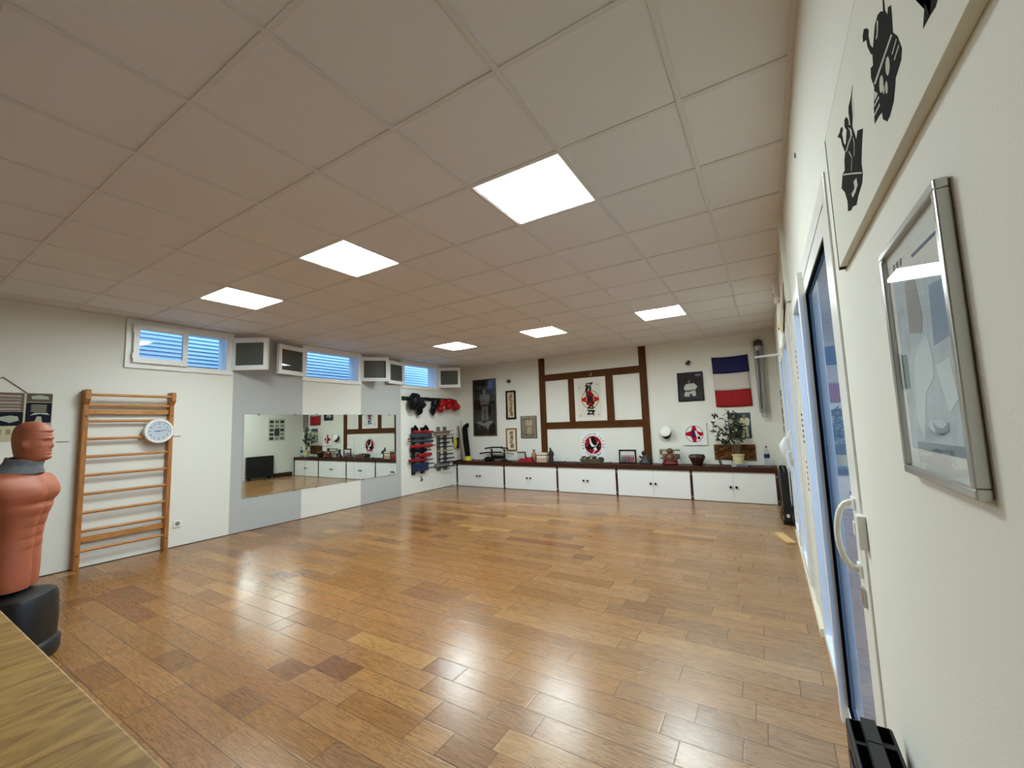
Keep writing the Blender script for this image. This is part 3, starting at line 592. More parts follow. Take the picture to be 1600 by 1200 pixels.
# white cap with black band
t = thing('peaked_cap', 'round white cap with black band and peak hung on the back wall', 'cap', WB(-0.21, 1.05, 0))
ax = Vector((-0.12, -1, 0.38)).normalized()
mb = MB(); c = WB(-0.2, 1.15, 0.045); mb.lathe(c, [(0.085, 0), (0.086, 0.05)], 28, axis=ax); build('cap_band', mb, BLACK, t)
mb = MB(); mb.lathe(c + ax * 0.05, [(0.088, 0), (0.101, 0.012), (0.102, 0.03), (0.092, 0.04), (0.05, 0.046), (0.001, 0.047)], 28, caps=False, axis=ax); mb.lathe(c + ax * 0.05, [(0.001, 0), (0.088, 0)], 28, caps=False, axis=ax); build('cap_crown', mb, mat('cap_white', (228, 228, 220), 0.7), t)
mb = MB(); pts = []
for k in range(13):
    a = PI + PI * k / 12; pts.append((math.cos(a), math.sin(a)))
uu = ax.cross(Vector((0, 0, 1))).normalized(); ww = -ax.cross(uu).normalized() * -1
if ww.z < 0: ww = -ww
inner = [c + (uu * x + ww * y) * 0.085 + ax * 0.004 for x, y in pts]; outer = [c + (uu * x + ww * y * 1.45) * 0.088 + ax * 0.012 for x, y in pts]
mb.loft([inner, outer, [p + ax * 0.004 for p in outer], [p + ax * 0.006 for p in inner]], 0, False, True, False); build('cap_peak', mb, BLACK, t)

# woven wood panel on the worktop
t = thing('patterned_board', 'brown patterned wood board leaning on the wall behind the plant pot', 'panel', WB(0.9, 0.655, 0)); mb = MB()
wbox(mb, 'B', 0.58, 1.215, 0.66, 0.925, 0.001, 0.012)
build('backing', mb, mat('cork_dark', (66, 40, 20), 0.7), t)
mb = MB(); rnd = random.Random(3); u = 0.585
while u < 1.20:
    w_ = rnd.uniform(0.03, 0.07); v = 0.665
    while v < 0.915:
        h_ = rnd.uniform(0.025, 0.06); wbox(mb, 'B', u, min(u + w_ - 0.006, 1.213), v, min(v + h_ - 0.005, 0.922), 0.012, 0.016 + rnd.uniform(0, 0.008), rnd.randint(0, 2)); v += h_
    u += w_
build('inlay', mb, [flatc((118, 78, 44)), flatc((94, 60, 32)), flatc((134, 92, 54))], t)
mb = MB()
for (x, z) in ((0.66, 0.60), (0.675, 0.585)): mb.lathe((x, YB - 0.06, z), [(0.006, 0), (0.018, 0.01), (0.014, 0.04), (0.004, 0.075)], 10)
tag(build('small_figurine', mb, mat('figurine_dark', (62, 56, 50), 0.5), origin=(0.667, YB - 0.06, 0.585)), 'tiny dark figurine standing below the patterned wood panel', 'figurine')

# grey flue sleeve near the right corner
t = thing('hanging_tube', 'long grey plastic-wrapped tube fixed upright near the right corner', 'tube', WB(1.38, 1.38, 0))
mb = MB(); mb.lathe(WB(1.385, 1.45, 0.085), [(0.048, 0), (0.06, 0.02), (0.066, 0.6), (0.07, 1.05), (0.07, 1.15)], 18); build('sleeve', mb, mat('sleeve_grey', (150, 150, 144), 0.25, noise=0.35, scale=4, stretch=(14, 14, 1)), t)
mb = MB(); mb.tube([WB(1.36, 1.52, 0.152), WB(1.368, 2.0, 0.156), WB(1.372, 2.5, 0.156)], [0.014, 0.012, 0.02], 8); build('dark_insert', mb, mat('insert_dark', (84, 82, 76), 0.4), t)
mb = MB(); mb.lathe(WB(1.387, 2.58, 0.085), [(0.072, 0), (0.078, 0.03), (0.06, 0.05), (0.078, 0.075), (0.05, 0.10), (0.02, 0.115)], 14); build('tied_top', mb, mat('tied_dark', (74, 66, 60), 0.7, noise=0.5, scale=25), t)
mb = MB(); mb.lathe(WB(1.395, 1.375, 0.085), [(0.044, 0), (0.05, 0.03), (0.048, 0.08)], 14); build('plastic_end', mb, glass('plastic_clear', (0.85, 0.86, 0.84), body=0.35, bodycol=(0.7, 0.7, 0.66)), t)

# ================================================================== CABINETS AND WORKTOP
YC = 7.104; XB = [-4.956, -3.628, -2.335, -1.095, 0.222, 1.483]
CLAB = ['white two-door base cabinet at the left corner, under the sword stand', 'white two-door base cabinet under the red cloth and books', 'white two-door base cabinet below the round badge plate',
        'white two-door base cabinet under the group photographs and seated figures', 'white two-door base cabinet at the right end, under the potted plant']
KN = [-4.318, -3.004, -1.718, -0.425, 0.863]
for k in range(5):
    a, b_ = XB[k], XB[k + 1]
    t = thing('base_cabinet', CLAB[k], 'cabinet', ((a + b_) / 2, (YC + YB) / 2, 0), 'white cabinets along the back wall')
    mb = MB(); mb.box(a + 0.02, b_ - 0.02, YC + 0.02, YB - 0.001, 0.02, 0.499); mb.box(a + 0.02, b_ - 0.02, YC + 0.05, YB - 0.001, 0.0, 0.02); build('carcass', mb, CABW, t)
    mid = KN[k]
    for (c0, c1, kx) in ((a + 0.021, mid - 0.0015, mid - 0.04), (mid + 0.0015, b_ - 0.021, mid + 0.045)):
        mb = MB(); mb.box(c0, c1, YC, YC + 0.018, 0.008, 0.492); dr = build('door', mb, CABW, t, bevel=0.0015)
        mb = MB(); mb.lathe((kx, YC, 0.25), [(0.008, 0), (0.008, 0.012), (0.019, 0.018), (0.021, 0.026), (0.012, 0.034), (0.001, 0.035)], 16, axis=(0, -1, 0)); build('knob', mb, BLACK, dr)
for k, x in enumerate(XB):
    mb = MB(); mb.box(x - 0.0185, x + 0.0185, YC - 0.006, YB - 0.001, 0.0, 0.4995)
    if k == 0: l = 'dark wood divider post at the left end of the cabinets'
    elif k == 5: l = 'dark wood divider post at the right end of the cabinets, beside the black heater'
    else: l = 'dark wood divider post between the cabinets, %s from the left' % ['second', 'third', 'fourth', 'fifth'][k - 1]
    t = thing('divider_post', l, 'post', (x, (YC + YB) / 2, 0), 'dark posts between the cabinets'); build('post', mb, WORKTOP, t)
    mb = MB()
    for z in (0.06, 0.44): mb = MB(); mb.box(x - 0.009, x + 0.009, YC - 0.008, YC - 0.0055, z - 0.014, z + 0.014); build('metal_tab', mb, CHROME, t)
mb = MB(); mb.box(XL + 0.001, XB[0] - 0.02, YC + 0.03, YC + 0.045, 0.0, 0.499); tag(build('filler_panel', mb, CABW), 'narrow white filler panel between the left wall and first cabinet', 'panel')
mb = MB(); mb.box(XL + 0.02, 1.50, YC - 0.028, YB - 0.001, 0.5, 0.58); tag(build('worktop', mb, WORKTOP, bevel=0.004), 'long dark brown wooden worktop running over the white cabinets', 'worktop')
ZT = 0.581

# ------------------------------------------------------------------ things on the worktop
# swords on a stand
t = thing('sword_stand', 'black lacquered two-tier sword stand on the left part of the worktop', 'sword stand', (-3.91, 7.3, ZT))
for x in (-4.085, -3.735):
    mb = MB(); mb.box(x - 0.014, x + 0.014, 7.29, 7.325, ZT, 0.84); mb.box(x - 0.03, x + 0.03, 7.22, 7.38, ZT, ZT + 0.03)
    for z in (0.735, 0.85): mb.box(x - 0.012, x + 0.012, 7.25, 7.325, z - 0.015, z); mb.box(x - 0.012, x + 0.012, 7.245, 7.255, z - 0.01, z + 0.012)
    build('upright', mb, BLACK, t, bevel=0.003)
mb = MB(); mb.box(-4.10, -3.72, 7.295, 7.32, 0.62, 0.70); build('cross_board', mb, BLACK, t, bevel=0.003)
def sword(loc, length, label, hilt=0.26, colh=BLACK, cols=BLACK, bow=0.03, tilt=0.0):
    x, y, z = loc; t = thing('sword', label, 'sword', loc); pts = []; n = 12
    f = lambda s: (x - length / 2 + length * s, y, z + bow * (1 - (2 * s - 1) ** 2) + tilt * (s - 0.5))
    e = 1 - hilt
    mb = MB(); mb.tube([f(e * k / n) for k in range(n + 1)], 0.0165 if bow else 0.013, 8); build('scabbard', mb, cols, t)
    mb = MB(); mb.lathe(f(e), [(0.030, -0.004), (0.030, 0.004)], 16, axis=(1, 0, 0)); build('guard', mb, mat('guard_dark', (60, 56, 50), 0.4, 0.6), t)
    mb = MB(); mb.tube([f(e + hilt * k / 4) for k in range(5)], [0.014, 0.015, 0.014, 0.014, 0.015] if bow else [0.012, 0.013, 0.012, 0.012, 0.013], 8); build('hilt', mb, colh, t)
    return t
sword((-3.93, 7.275, 0.859), 0.64, 'short black sword on the upper tier of the sword stand', 0.28, bow=0.028)
sword((-3.94, 7.275, 0.742), 0.93, 'longer sword with pale hilt tip on the lower tier of the sword stand', 0.36, colh=mat('hilt_grey', (120, 112, 92), 0.5), bow=0.035)
mb = MB(); mb.sphere((-4.07, 7.15, ZT + 0.05), 0.11, sc=(1, 0.6, 0.5), n=18); mb.box(-4.15, -4.0, 7.11, 7.19, ZT, ZT + 0.04); mb.v = [(p[0], p[1], max(p[2], ZT)) for p in mb.v]; tag(build('cloth_bundle', mb, BLACKM), 'black folded bundle in front of the sword stand', 'bundle')
mb = MB(); mb.tube([(-4.42, 7.4, ZT + 0.02), (-4.15, 7.4, ZT + 0.02)], 0.014, 8); tag(build('wooden_rod', mb, mat('rod_grey', (150, 146, 122), 0.6)), 'pale short rod lying behind the sword stand', 'rod')
mb = MB(); mb.tube([(-3.72, 7.12, ZT + 0.011), (-3.42, 7.12, ZT + 0.011)], 0.010, 8); tag(build('short_baton', mb, BLACK), 'short black baton lying at the front edge right of the sword stand', 'baton')
# small standing frame
t = thing('standing_picture', 'small dark-edged standing picture left of the red cloth', 'picture', (-3.28, 7.3, ZT))
mb = MB(); mb.box(-3.375, -3.19, 7.30, 7.312, ZT, 0.765); build('card', mb, flatc((196, 196, 178)), t)
mb = MB(); mb.box(-3.385, -3.18, 7.292, 7.316, 0.765, 0.79); mb.prism([(-3.205, 7.292, 0.765), (-3.18, 7.292, 0.765), (-3.15, 7.292, ZT), (-3.185, 7.292, ZT)], (0, 0.024, 0)); mb.tube([(-3.385, 7.30, 0.775), (-3.385, 7.30, ZT)], 0.003, 6); build('edging', mb, mat('edging', (66, 62, 54), 0.5), t)
# red cloth
rnd = random.Random(5); rings = []
for i in range(13):
    s = i / 12; x = -3.275 + 0.36 * s; hgt = 0.055 + 0.06 * s + (0.01 * math.sin(s * 14)) if 0 < i < 12 else 0.015
    rings.append([(x, 7.17 - 0.06 * math.cos(PI * k / 10) * (1 + 0.1 * math.sin(s * 9 + k)), ZT + hgt * math.sin(PI * k / 10) ** 0.7 * (1 + 0.12 * math.sin(k * 2.2 + s * 7))) for k in range(11)])
mb = MB(); mb.loft(rings, 0, False, True, False); mb.add(rings[0], [list(range(11))]); mb.add(rings[-1], [list(range(11))])
tag(build('red_cloth', mb, mat('red_cloth', (130, 8, 26), 0.85)), 'crumpled bright red cloth lying on the worktop', 'cloth')
# carved bottle figure
t = thing('carved_figurine', 'small tan and brown carved figure standing behind the red cloth', 'figurine', (-2.967, 7.3, ZT))
mb = MB(); mb.lathe((-2.967, 7.3, ZT), [(0.05, 0), (0.058, 0.04), (0.056, 0.12), (0.045, 0.17), (0.028, 0.2)], 16); build('body', mb, mat('tan_wood', (150, 112, 78), 0.5, noise=0.3, scale=25), t)
mb = MB(); mb.sphere((-2.967, 7.3, ZT + 0.225), 0.027, n=12); mb.lathe((-2.967, 7.3, ZT + 0.24), [(0.022, 0), (0.026, 0.008), (0.018, 0.02)], 12); build('head', mb, mat('olive_wood', (118, 104, 78), 0.5), t)
# books
bk = None; cols = [(196, 160, 134), (176, 136, 116), (204, 172, 140), (70, 44, 40), (214, 196, 184)]; hts = [0.045, 0.042, 0.05, 0.018, 0.038]; z = ZT
nm = ['bottom book of the short stack left of the dark figure', 'second book from the bottom of the stack, dull pink cover', 'third book from the bottom of the stack, tan cover', 'thin dark book near the top of the stack', 'topmost book of the stack, pale cover']
for k in range(5):
    t = thing('book', nm[k], 'book', (-2.715, 7.25, z), 'stack of books on the worktop'); j = rnd.uniform(-0.006, 0.006)
    mb = MB(); mb.box(-2.835 + j, -2.605 + j, 7.17, 7.34, z, z + 0.004); mb.box(-2.835 + j, -2.605 + j, 7.17, 7.34, z + hts[k] - 0.005, z + hts[k] - 0.001); mb.box(-2.84 + j, -2.832 + j, 7.17, 7.34, z, z + hts[k] - 0.001); build('cover', mb, flatc(cols[k]), t)
    mb = MB(); mb.box(-2.831 + j, -2.61 + j, 7.175, 7.335, z + 0.0042, z + hts[k] - 0.0052); build('pages', mb, PAPER if k in (4, 2) else flatc((206, 186, 162)), t); z += hts[k] + 0.0006
# hooded dark figure
t = thing('robed_statuette', 'dark brown robed statuette right of the stack of books', 'statuette', (-2.53, 7.25, ZT))
mb = MB(); mb.lathe((-2.53, 7.25, ZT), [(0.06, 0), (0.062, 0.02), (0.05, 0.03), (0.045, 0.10), (0.055, 0.16), (0.058, 0.2), (0.03, 0.245), (0.02, 0.255)], 16, sx=1, sy=0.8); mb.tube([(-2.53, 7.24, ZT + 0.22), (-2.47, 7.22, ZT + 0.19), (-2.46, 7.21, ZT + 0.13)], [0.026, 0.022, 0.018], 8); build('body', mb, mat('statuette', (40, 24, 22), 0.5, noise=0.4, scale=30), t)
mb = MB(); mb.sphere((-2.545, 7.25, ZT + 0.275), 0.022, n=12, sc=(1, 1, 1.2)); mb.sphere((-2.55, 7.25, ZT + 0.303), 0.009, n=8); build('head', mb, mat('statuette_dark', (40, 28, 28), 0.5), t)
# sword lying on the worktop
sword((-2.16, 7.16, ZT + 0.0135), 0.62, 'dark sword lying flat on the worktop right of the statuette', 0.52, colh=mat('lacquer_brown', (48, 30, 24), 0.35), bow=0.0)
sword((-1.24, 7.2, ZT + 0.0135), 0.33, 'thin brown short sword lying left of the black framed group photo', 0.45, colh=mat('lacquer_tan', (120, 86, 60), 0.5), cols=mat('lacquer_red', (70, 36, 30), 0.5), bow=0.0)
# tray
t = thing('wooden_tray', 'low grey-brown wooden tray of odds and ends below the round badge', 'tray', (-1.62, 7.25, ZT))
mb = MB(); mb.loft([[(-1.80, 7.17, ZT), (-1.42, 7.17, ZT), (-1.42, 7.34, ZT), (-1.80, 7.34, ZT)], [(-1.855, 7.15, ZT + 0.085), (-1.405, 7.15, ZT + 0.085), (-1.405, 7.36, ZT + 0.085), (-1.855, 7.36, ZT + 0.085)]], 0, True, False); build('tray_body', mb, mat('tray_wood', (84, 72, 56), 0.7, noise=0.3, scale=12), t)
mb = MB()
for k in range(9): x = -1.82 + k * 0.045; mb.box(x, x + 0.036, 7.19, 7.33, ZT + 0.082, ZT + 0.1 + 0.03 * rnd.random(), k % 3)
build('contents', mb, [flatc((92, 84, 64)), flatc((178, 170, 154)), flatc((80, 50, 40))], t)
# framed group photo
t = thing('framed_photograph', 'small black framed colour photo of a group standing on the worktop', 'framed photograph', (-0.915, 7.28, ZT))
mb = MB(); x0, x1, z0, z1 = -1.08, -0.748, ZT, 0.845
for a in ((x0, x1, z0, z0 + 0.028), (x0, x1, z1 - 0.028, z1), (x0, x0 + 0.028, z0 + 0.028, z1 - 0.028), (x1 - 0.028, x1, z0 + 0.028, z1 - 0.028)): mb.box(a[0], a[1], 7.27, 7.29, a[2], a[3])
build('frame', mb, BLACK, t, bevel=0.002)
def people(mb, u0, u1, v0, v1, d, rows, n, seed, body0, head):
    r = random.Random(seed)
    for rr in range(rows):
        for k in range(n):
            u = u0 + (u1 - u0) * (k + 0.5) / n; b0 = v0 + (v1 - v0) * rr / rows; hh = (v1 - v0) / rows * 0.95; ww_ = (u1 - u0) / n * 0.42
            wpoly(mb, 'B', [(u - ww_, b0), (u + ww_, b0), (u + ww_ * 0.9, b0 + hh * 0.7), (u - ww_ * 0.9, b0 + hh * 0.7)], d + 0.0012 * (rows - rr), body0 + r.randint(0, 2), 0.0006)
            wpoly(mb, 'B', disc(u, b0 + hh * 0.82, ww_ * 0.6, hh * 0.16, 8), d + 0.0012 * (rows - rr) + 0.0003, head, 0.0006)
mb = MB(); mb.box(x0 + 0.028, x1 - 0.028, 7.28, 7.288, z0 + 0.028, z1 - 0.028, 0); dd = YB - 7.28
people(mb, x0 + 0.04, x1 - 0.04, z0 + 0.03, z1 - 0.09, dd, 1, 8, 1, 1, 4)
build('picture', mb, [mat('photo_sky', (206, 200, 190), 0.5, noise=0.12, scale=10), flatc((60, 40, 64)), flatc((150, 48, 66)), flatc((60, 96, 96)), flatc((52, 34, 40))], t)
# seated dark statue
t = thing('seated_statue', 'small very dark seated statue in front of the right timber post', 'statue', (-0.573, 7.25, ZT))
mb = MB(); mb.lathe((-0.573, 7.25, ZT), [(0.115, 0), (0.12, 0.03), (0.10, 0.055), (0.07, 0.08), (0.062, 0.12), (0.05, 0.155), (0.022, 0.175)], 18, sx=1, sy=0.65); mb.tube([(-0.64, 7.23, ZT + 0.12), (-0.67, 7.2, ZT + 0.15)], [0.02, 0.014], 8); mb.tube([(-0.53, 7.24, ZT + 0.13), (-0.48, 7.2, ZT + 0.07)], [0.022, 0.016], 8); build('body', mb, mat('bronze_dark', (30, 22, 20), 0.5, noise=0.4, scale=30), t)
mb = MB(); mb.sphere((-0.60, 7.24, ZT + 0.205), 0.038, n=14, sc=(1, 1, 1.1)); build('head', mb, mat('bronze_head', (34, 20, 17), 0.5), t)
# group photo print
mb = MB(); wbox(mb, 'B', -0.345, 0.035, ZT + 0.001, 0.876, 0.10, 0.104, 0); wbox(mb, 'B', -0.335, 0.025, 0.62, 0.845, 0.104, 0.1045, 1)
people(mb, -0.33, 0.02, 0.625, 0.84, 0.1045, 3, 8, 4, 2, 5)
tag(build('photo_print', mb, [flatc((214, 214, 204)), flatc((150, 158, 112)), flatc((226, 222, 220)), flatc((214, 190, 186)), flatc((84, 98, 110)), flatc((70, 56, 52))]), 'large unframed group photo propped on the worktop behind the brown seated figure', 'photograph')
# laughing seated figure
t = thing('seated_figure', 'reddish brown wooden seated round-bellied figure in front of the group photo', 'statue', (-0.12, 7.2, ZT)); cx, cy = -0.12, 7.2
mb = MB(); mb.lathe((cx, cy, ZT), [(0.128, 0), (0.132, 0.03), (0.124, 0.06), (0.115, 0.08), (0.105, 0.12), (0.088, 0.17), (0.05, 0.205)], 22, sx=1, sy=0.62); build('robe', mb, mat('robe_red', (84, 30, 20), 0.4, noise=0.3, scale=18), t)
mb = MB(); mb.sphere((cx, cy - 0.035, ZT + 0.12), 0.07, n=18, sc=(0.9, 0.75, 1.05)); build('belly', mb, mat('belly_wood', (98, 62, 32), 0.4, noise=0.2, scale=20), t)
mb = MB(); mb.sphere((cx, cy, ZT + 0.245), 0.052, n=18, sc=(1, 0.95, 1.0)); mb.sphere((cx - 0.052, cy, ZT + 0.235), 0.014, n=8, sc=(0.6, 1, 1.8)); mb.sphere((cx + 0.052, cy, ZT + 0.235), 0.014, n=8, sc=(0.6, 1, 1.8)); mb.sphere((cx, cy - 0.05, ZT + 0.24), 0.012, n=8); build('head', mb, mat('head_wood', (88, 54, 26), 0.4, noise=0.2, scale=30), t)
mb = MB()
for s in (-1, 1): mb = MB(); mb.tube([(cx + s * 0.085, cy, ZT + 0.175), (cx + s * 0.115, cy - 0.03, ZT + 0.12), (cx + s * 0.075, cy - 0.075, ZT + 0.075)], [0.032, 0.03, 0.018], 10); build('arm', mb, MC['robe_red'], t)
mb = MB()
for s in (-1, 1): mb = MB(); mb.tube([(cx + s * 0.11, cy - 0.03, ZT + 0.03), (cx + s * 0.05, cy - 0.085, ZT + 0.03), (cx - s * 0.01, cy - 0.09, ZT + 0.028)], [0.032, 0.028, 0.016], 10); build('leg', mb, mat('leg_red', (104, 22, 18), 0.4), t)
# faceted planter
t = thing('planter', 'dark red-brown faceted flared planter, empty of plants', 'planter', (0.318, 7.24, ZT)); c = (0.318, 7.24, ZT)
mb = MB(); mb.lathe(c, [(0.07, 0), (0.072, 0.005), (0.138, 0.142), (0.12, 0.185), (0.105, 0.185), (0.11, 0.165)], 8, caps=True); 
for i in range(len(mb.sm)): mb.sm[i] = False
build('planter_body', mb, mat('planter_red', (54, 22, 15), 0.45), t)
mb = MB(); mb.lathe(c, [(0.001, 0.176), (0.103, 0.172)], 8, caps=False); mb.sphere((0.29, 7.23, ZT + 0.18), 0.03, n=8, sc=(1, 1, 0.5)); mb.sphere((0.36, 7.24, ZT + 0.18), 0.025, n=8, sc=(1, 1, 0.5)); build('soil', mb, mat('soil', (70, 62, 46), 0.9), t)
mb = MB(); mb.tube([(0.36, 7.24, ZT + 0.175), (0.362, 7.24, ZT + 0.215)], 0.003, 6); build('plant_tag', mb, PAPER, t); mb = MB(); mb.tube([(0.31, 7.25, ZT + 0.175), (0.312, 7.25, ZT + 0.2)], 0.003, 6); build('plant_tag', mb, PAPER, t)
# plant pot on a box
mb = MB(); mb.box(0.862, 1.085, 7.09, 7.22, ZT, ZT + 0.052); bx = thing('storage_box', 'flat translucent grey-blue box under the cream plant pot', 'box', (0.975, 7.15, ZT)); build('box_body', mb, mat('box_grey', (150, 156, 156), 0.3), bx, bevel=0.004)
mb = MB(); mb.box(0.93, 1.075, 7.086, 7.0895, ZT + 0.006, ZT + 0.042); build('box_label', mb, flatc((100, 112, 122)), bx)
PX, PY, PZ = 0.965, 7.17, ZT + 0.0525
t = thing('potted_plant', 'leafy green shrub in a cream ceramic pot on the worktop', 'potted plant', (PX, PY, PZ))
mb = MB(); mb.lathe((PX, PY, PZ), [(0.074, 0), (0.076, 0.01), (0.082, 0.05), (0.086, 0.12), (0.095, 0.128), (0.096, 0.148), (0.086, 0.15), (0.08, 0.135)], 28); mb.lathe((PX, PY, PZ), [(0.083, 0.06), (0.087, 0.065), (0.084, 0.072)], 28, caps=False); pot = build('pot', mb, mat('cream_ceramic', (200, 192, 144), 0.4), t)
mb = MB(); mb.lathe((PX, PY, PZ + 0.134), [(0.001, 0.008), (0.05, 0.006), (0.081, 0)], 20, caps=False); build('soil', mb, mat('pot_soil', (84, 52, 40), 0.95, noise=0.4, scale=60), t)
rnd = random.Random(11); tips = []; mb = MB()
def P_(u, v, y=None): return Vector((u, PY + (y if y is not None else rnd.uniform(-0.12, 0.08)), v))
branches = [[(0.94, 0.80), (0.84, 0.99), (0.72, 1.02), (0.66, 1.08)], [(0.955, 0.80), (0.88, 1.05), (0.74, 1.22), (0.63, 1.30)], [(0.96, 0.80), (0.92, 1.1), (0.80, 1.36), (0.62, 1.47)],
            [(0.965, 0.80), (0.95, 1.15), (0.90, 1.40), (0.86, 1.52)], [(0.97, 0.80), (0.99, 1.1), (0.98, 1.3), (0.97, 1.47)], [(0.98, 0.80), (1.03, 1.02), (1.06, 1.2), (1.05, 1.3)], [(0.96, 0.8), (0.86, 0.97), (0.79, 0.99), (0.76, 0.95)],
            [(0.95, 0.8), (0.93, 1.0), (0.88, 1.2), (0.80, 1.22)], [(0.97, 0.8), (1.0, 1.0), (1.0, 1.12), (1.03, 1.14)], [(0.96, 0.8), (0.85, 1.12), (0.70, 1.14), (0.61, 1.17)]]
for b_ in branches:
    ys = [0, rnd.uniform(-0.04, 0.04), rnd.uniform(-0.12, 0.06), rnd.uniform(-0.16, 0.08)]; pts = [Vector((u, PY + y, v)) for (u, v), y in zip(b_, ys)]
    fine = []
    for i in range(3):
        for s in range(5): fine.append(pts[i].lerp(pts[i + 1], s / 5) + Vector((rnd.uniform(-.006, .006), 0, rnd.uniform(-.006, .006))))
    fine.append(pts[-1]); mb.tube(fine, [0.007 - 0.0045 * i / len(fine) for i in range(len(fine))], 6); tips += fine[5:]
build('stem', mb, mat('plant_stem', (84, 72, 48), 0.8), t)
mb = MB()
def leafm(mb, p, d, L, w_):
    d = d.normalized(); s = d.cross(Vector((rnd.uniform(-.4, .4), rnd.uniform(-1, 1), 1))).normalized(); n = d.cross(s)
    a = [p, p + d * L * .3 + s * w_ + n * .004, p + d * L * .7 + s * w_ * .8, p + d * L - n * .01, p + d * L * .7 - s * w_ * .8, p + d * L * .3 - s * w_ + n * .004, p + d * L * .5 - n * .004]
    mb.add(a, [(0, 1, 6), (1, 2, 6), (2, 3, 6), (3, 4, 6), (4, 5, 6), (5, 0, 6)], 0, True)
for p in tips:
    for k in range(rnd.randint(1, 4)):
        d = Vector((rnd.uniform(-1, 0.8), rnd.uniform(-1, 1), rnd.uniform(-0.9, 0.6))); leafm(mb, p, d, rnd.uniform(0.045, 0.085), rnd.uniform(0.011, 0.018))
for k in range(90):
    p = Vector((rnd.gauss(0.94, 0.05), PY + rnd.uniform(-0.06, 0.1), rnd.uniform(1.0, 1.5))); leafm(mb, p, Vector((rnd.uniform(-1, 1), rnd.uniform(-1, 1), rnd.uniform(-.8, .6))), rnd.uniform(0.05, 0.08), 0.016)
build('foliage', mb, mat('leaf_green', (26, 44, 20), 0.6, noise=0.35, scale=12), t)
# water bottle
t = thing('water_bottle', 'clear plastic water bottle with blue label near the right end of the worktop', 'bottle', (1.372, 7.27, ZT)); c = (1.372, 7.27, ZT)
mb = MB(); mb.lathe(c, [(0.036, 0), (0.04, 0.012), (0.04, 0.10), (0.037, 0.115), (0.04, 0.13), (0.04, 0.2), (0.032, 0.25), (0.014, 0.29), (0.0125, 0.305)], 20); build('bottle_body', mb, glass('bottle_pet', (0.82, 0.86, 0.88), body=0.12, bodycol=(0.7, 0.75, 0.8)), t)
mb = MB(); mb.lathe(c, [(0.0407, 0.135), (0.0407, 0.2)], 20, caps=False); build('bottle_label', mb, flatc((40, 58, 100)), t)
mb = MB(); mb.lathe(c, [(0.015, 0.303), (0.015, 0.325), (0.012, 0.33)], 14); build('bottle_cap', mb, mat('cap_navy', (30, 34, 52), 0.4), t)

# staffs and a rolled black bundle in the left corner
t = thing('weapon_bag', 'long black cloth weapon bag with yellow foot leaning in the left corner', 'bag', (-4.70, 7.2, ZT))
mb = MB(); mb.tube([(-4.70, 7.2, 0.67), (-4.74, 7.22, 0.85), (-4.80, 7.25, 1.1), (-4.84, 7.28, 1.32), (-4.83, 7.3, 1.38), (-4.77, 7.3, 1.42), (-4.75, 7.28, 1.38)], [0.06, 0.066, 0.07, 0.066, 0.06, 0.05, 0.03], 14); build('bag_body', mb, BLACKM, t)
mb = MB(); mb.lathe((-4.69, 7.19, ZT), [(0.09, 0), (0.095, 0.02), (0.075, 0.06), (0.064, 0.105)], 14, sx=1.1); build('yellow_foot', mb, mat('yellow_cloth', (196, 178, 40), 0.8), t)
mb = MB(); mb.tube([(-4.76, 7.12, ZT + 0.012), (-4.93, 7.26, 1.55)], [0.013, 0.012], 8); tag(build('wooden_staff', mb, mat('staff_grey', (150, 148, 124), 0.6)), 'pale grey-green wooden staff leaning in the left corner', 'staff')
mb = MB(); mb.tube([(-4.82, 7.14, ZT + 0.014), (-5.01, 7.24, 1.40)], [0.02, 0.018], 8); tag(build('wooden_staff', mb, wood('staff_brown', (120, 60, 36), (84, 40, 24), 0.5)), 'red-brown wooden staff leaning in the left corner beside the black bag', 'staff')
mb = MB(); mb.box(-4.99, -4.66, 7.09, 7.42, ZT, ZT + 0.012); tag(build('black_mat', mb, BLACKM), 'thin black mat under the weapon bag at the left end of the worktop', 'mat')

# ================================================================== LEFT WALL
# wall bars
U0, U1 = 0.705, 1.527
t = thing('wall_bars', 'tall pine gymnastics wall bars standing against the left wall', 'wall bars', (XL + 0.07, (U0 + U1) / 2, 0))
for u in (U0, U1 - 0.044):
    mb = MB(); mb.box(XL + 0.002, XL + 0.10, u, u + 0.044, 0.0, 1.78); build('upright', mb, PINE, t, bevel=0.004)
    mb = MB(); mb.prism([(XL + 0.002, u, 1.78), (XL + 0.10, u, 1.78), (XL + 0.15, u, 1.84), (XL + 0.15, u, 1.93), (XL + 0.13, u, 1.945), (XL + 0.002, u, 1.945)], (0, 0.044, 0)); build('head_block', mb, PINE, t, bevel=0.003)
for z in (1.595, 1.398, 1.202, 1.0, 0.797, 0.597, 0.40, 0.19):
    mb = MB(); mb.tube([(XL + 0.07, U0 + 0.02, z), (XL + 0.07, U1 - 0.02, z)], 0.016, 10); build('rung', mb, PINEH, t)
mb = MB(); mb.tube([(XL + 0.125, U0 + 0.02, 1.888), (XL + 0.125, U1 - 0.02, 1.888)], 0.016, 10); build('rung', mb, PINEH, t)
mb = MB(); mb.tube([(XL + 0.06, U0 + 0.02, 1.775), (XL + 0.06, U1 - 0.02, 1.775)], 0.018, 10); build('rung', mb, PINEH, t)
for z, h_ in ((1.70, 0.055), (0.305, 0.06)):
    mb = MB(); mb.box(XL + 0.03, XL + 0.055, U0 + 0.04, U1 - 0.04, z - h_ / 2, z + h_ / 2); build('flat_rail', mb, PINEH, t, bevel=0.002)
mb = MB()
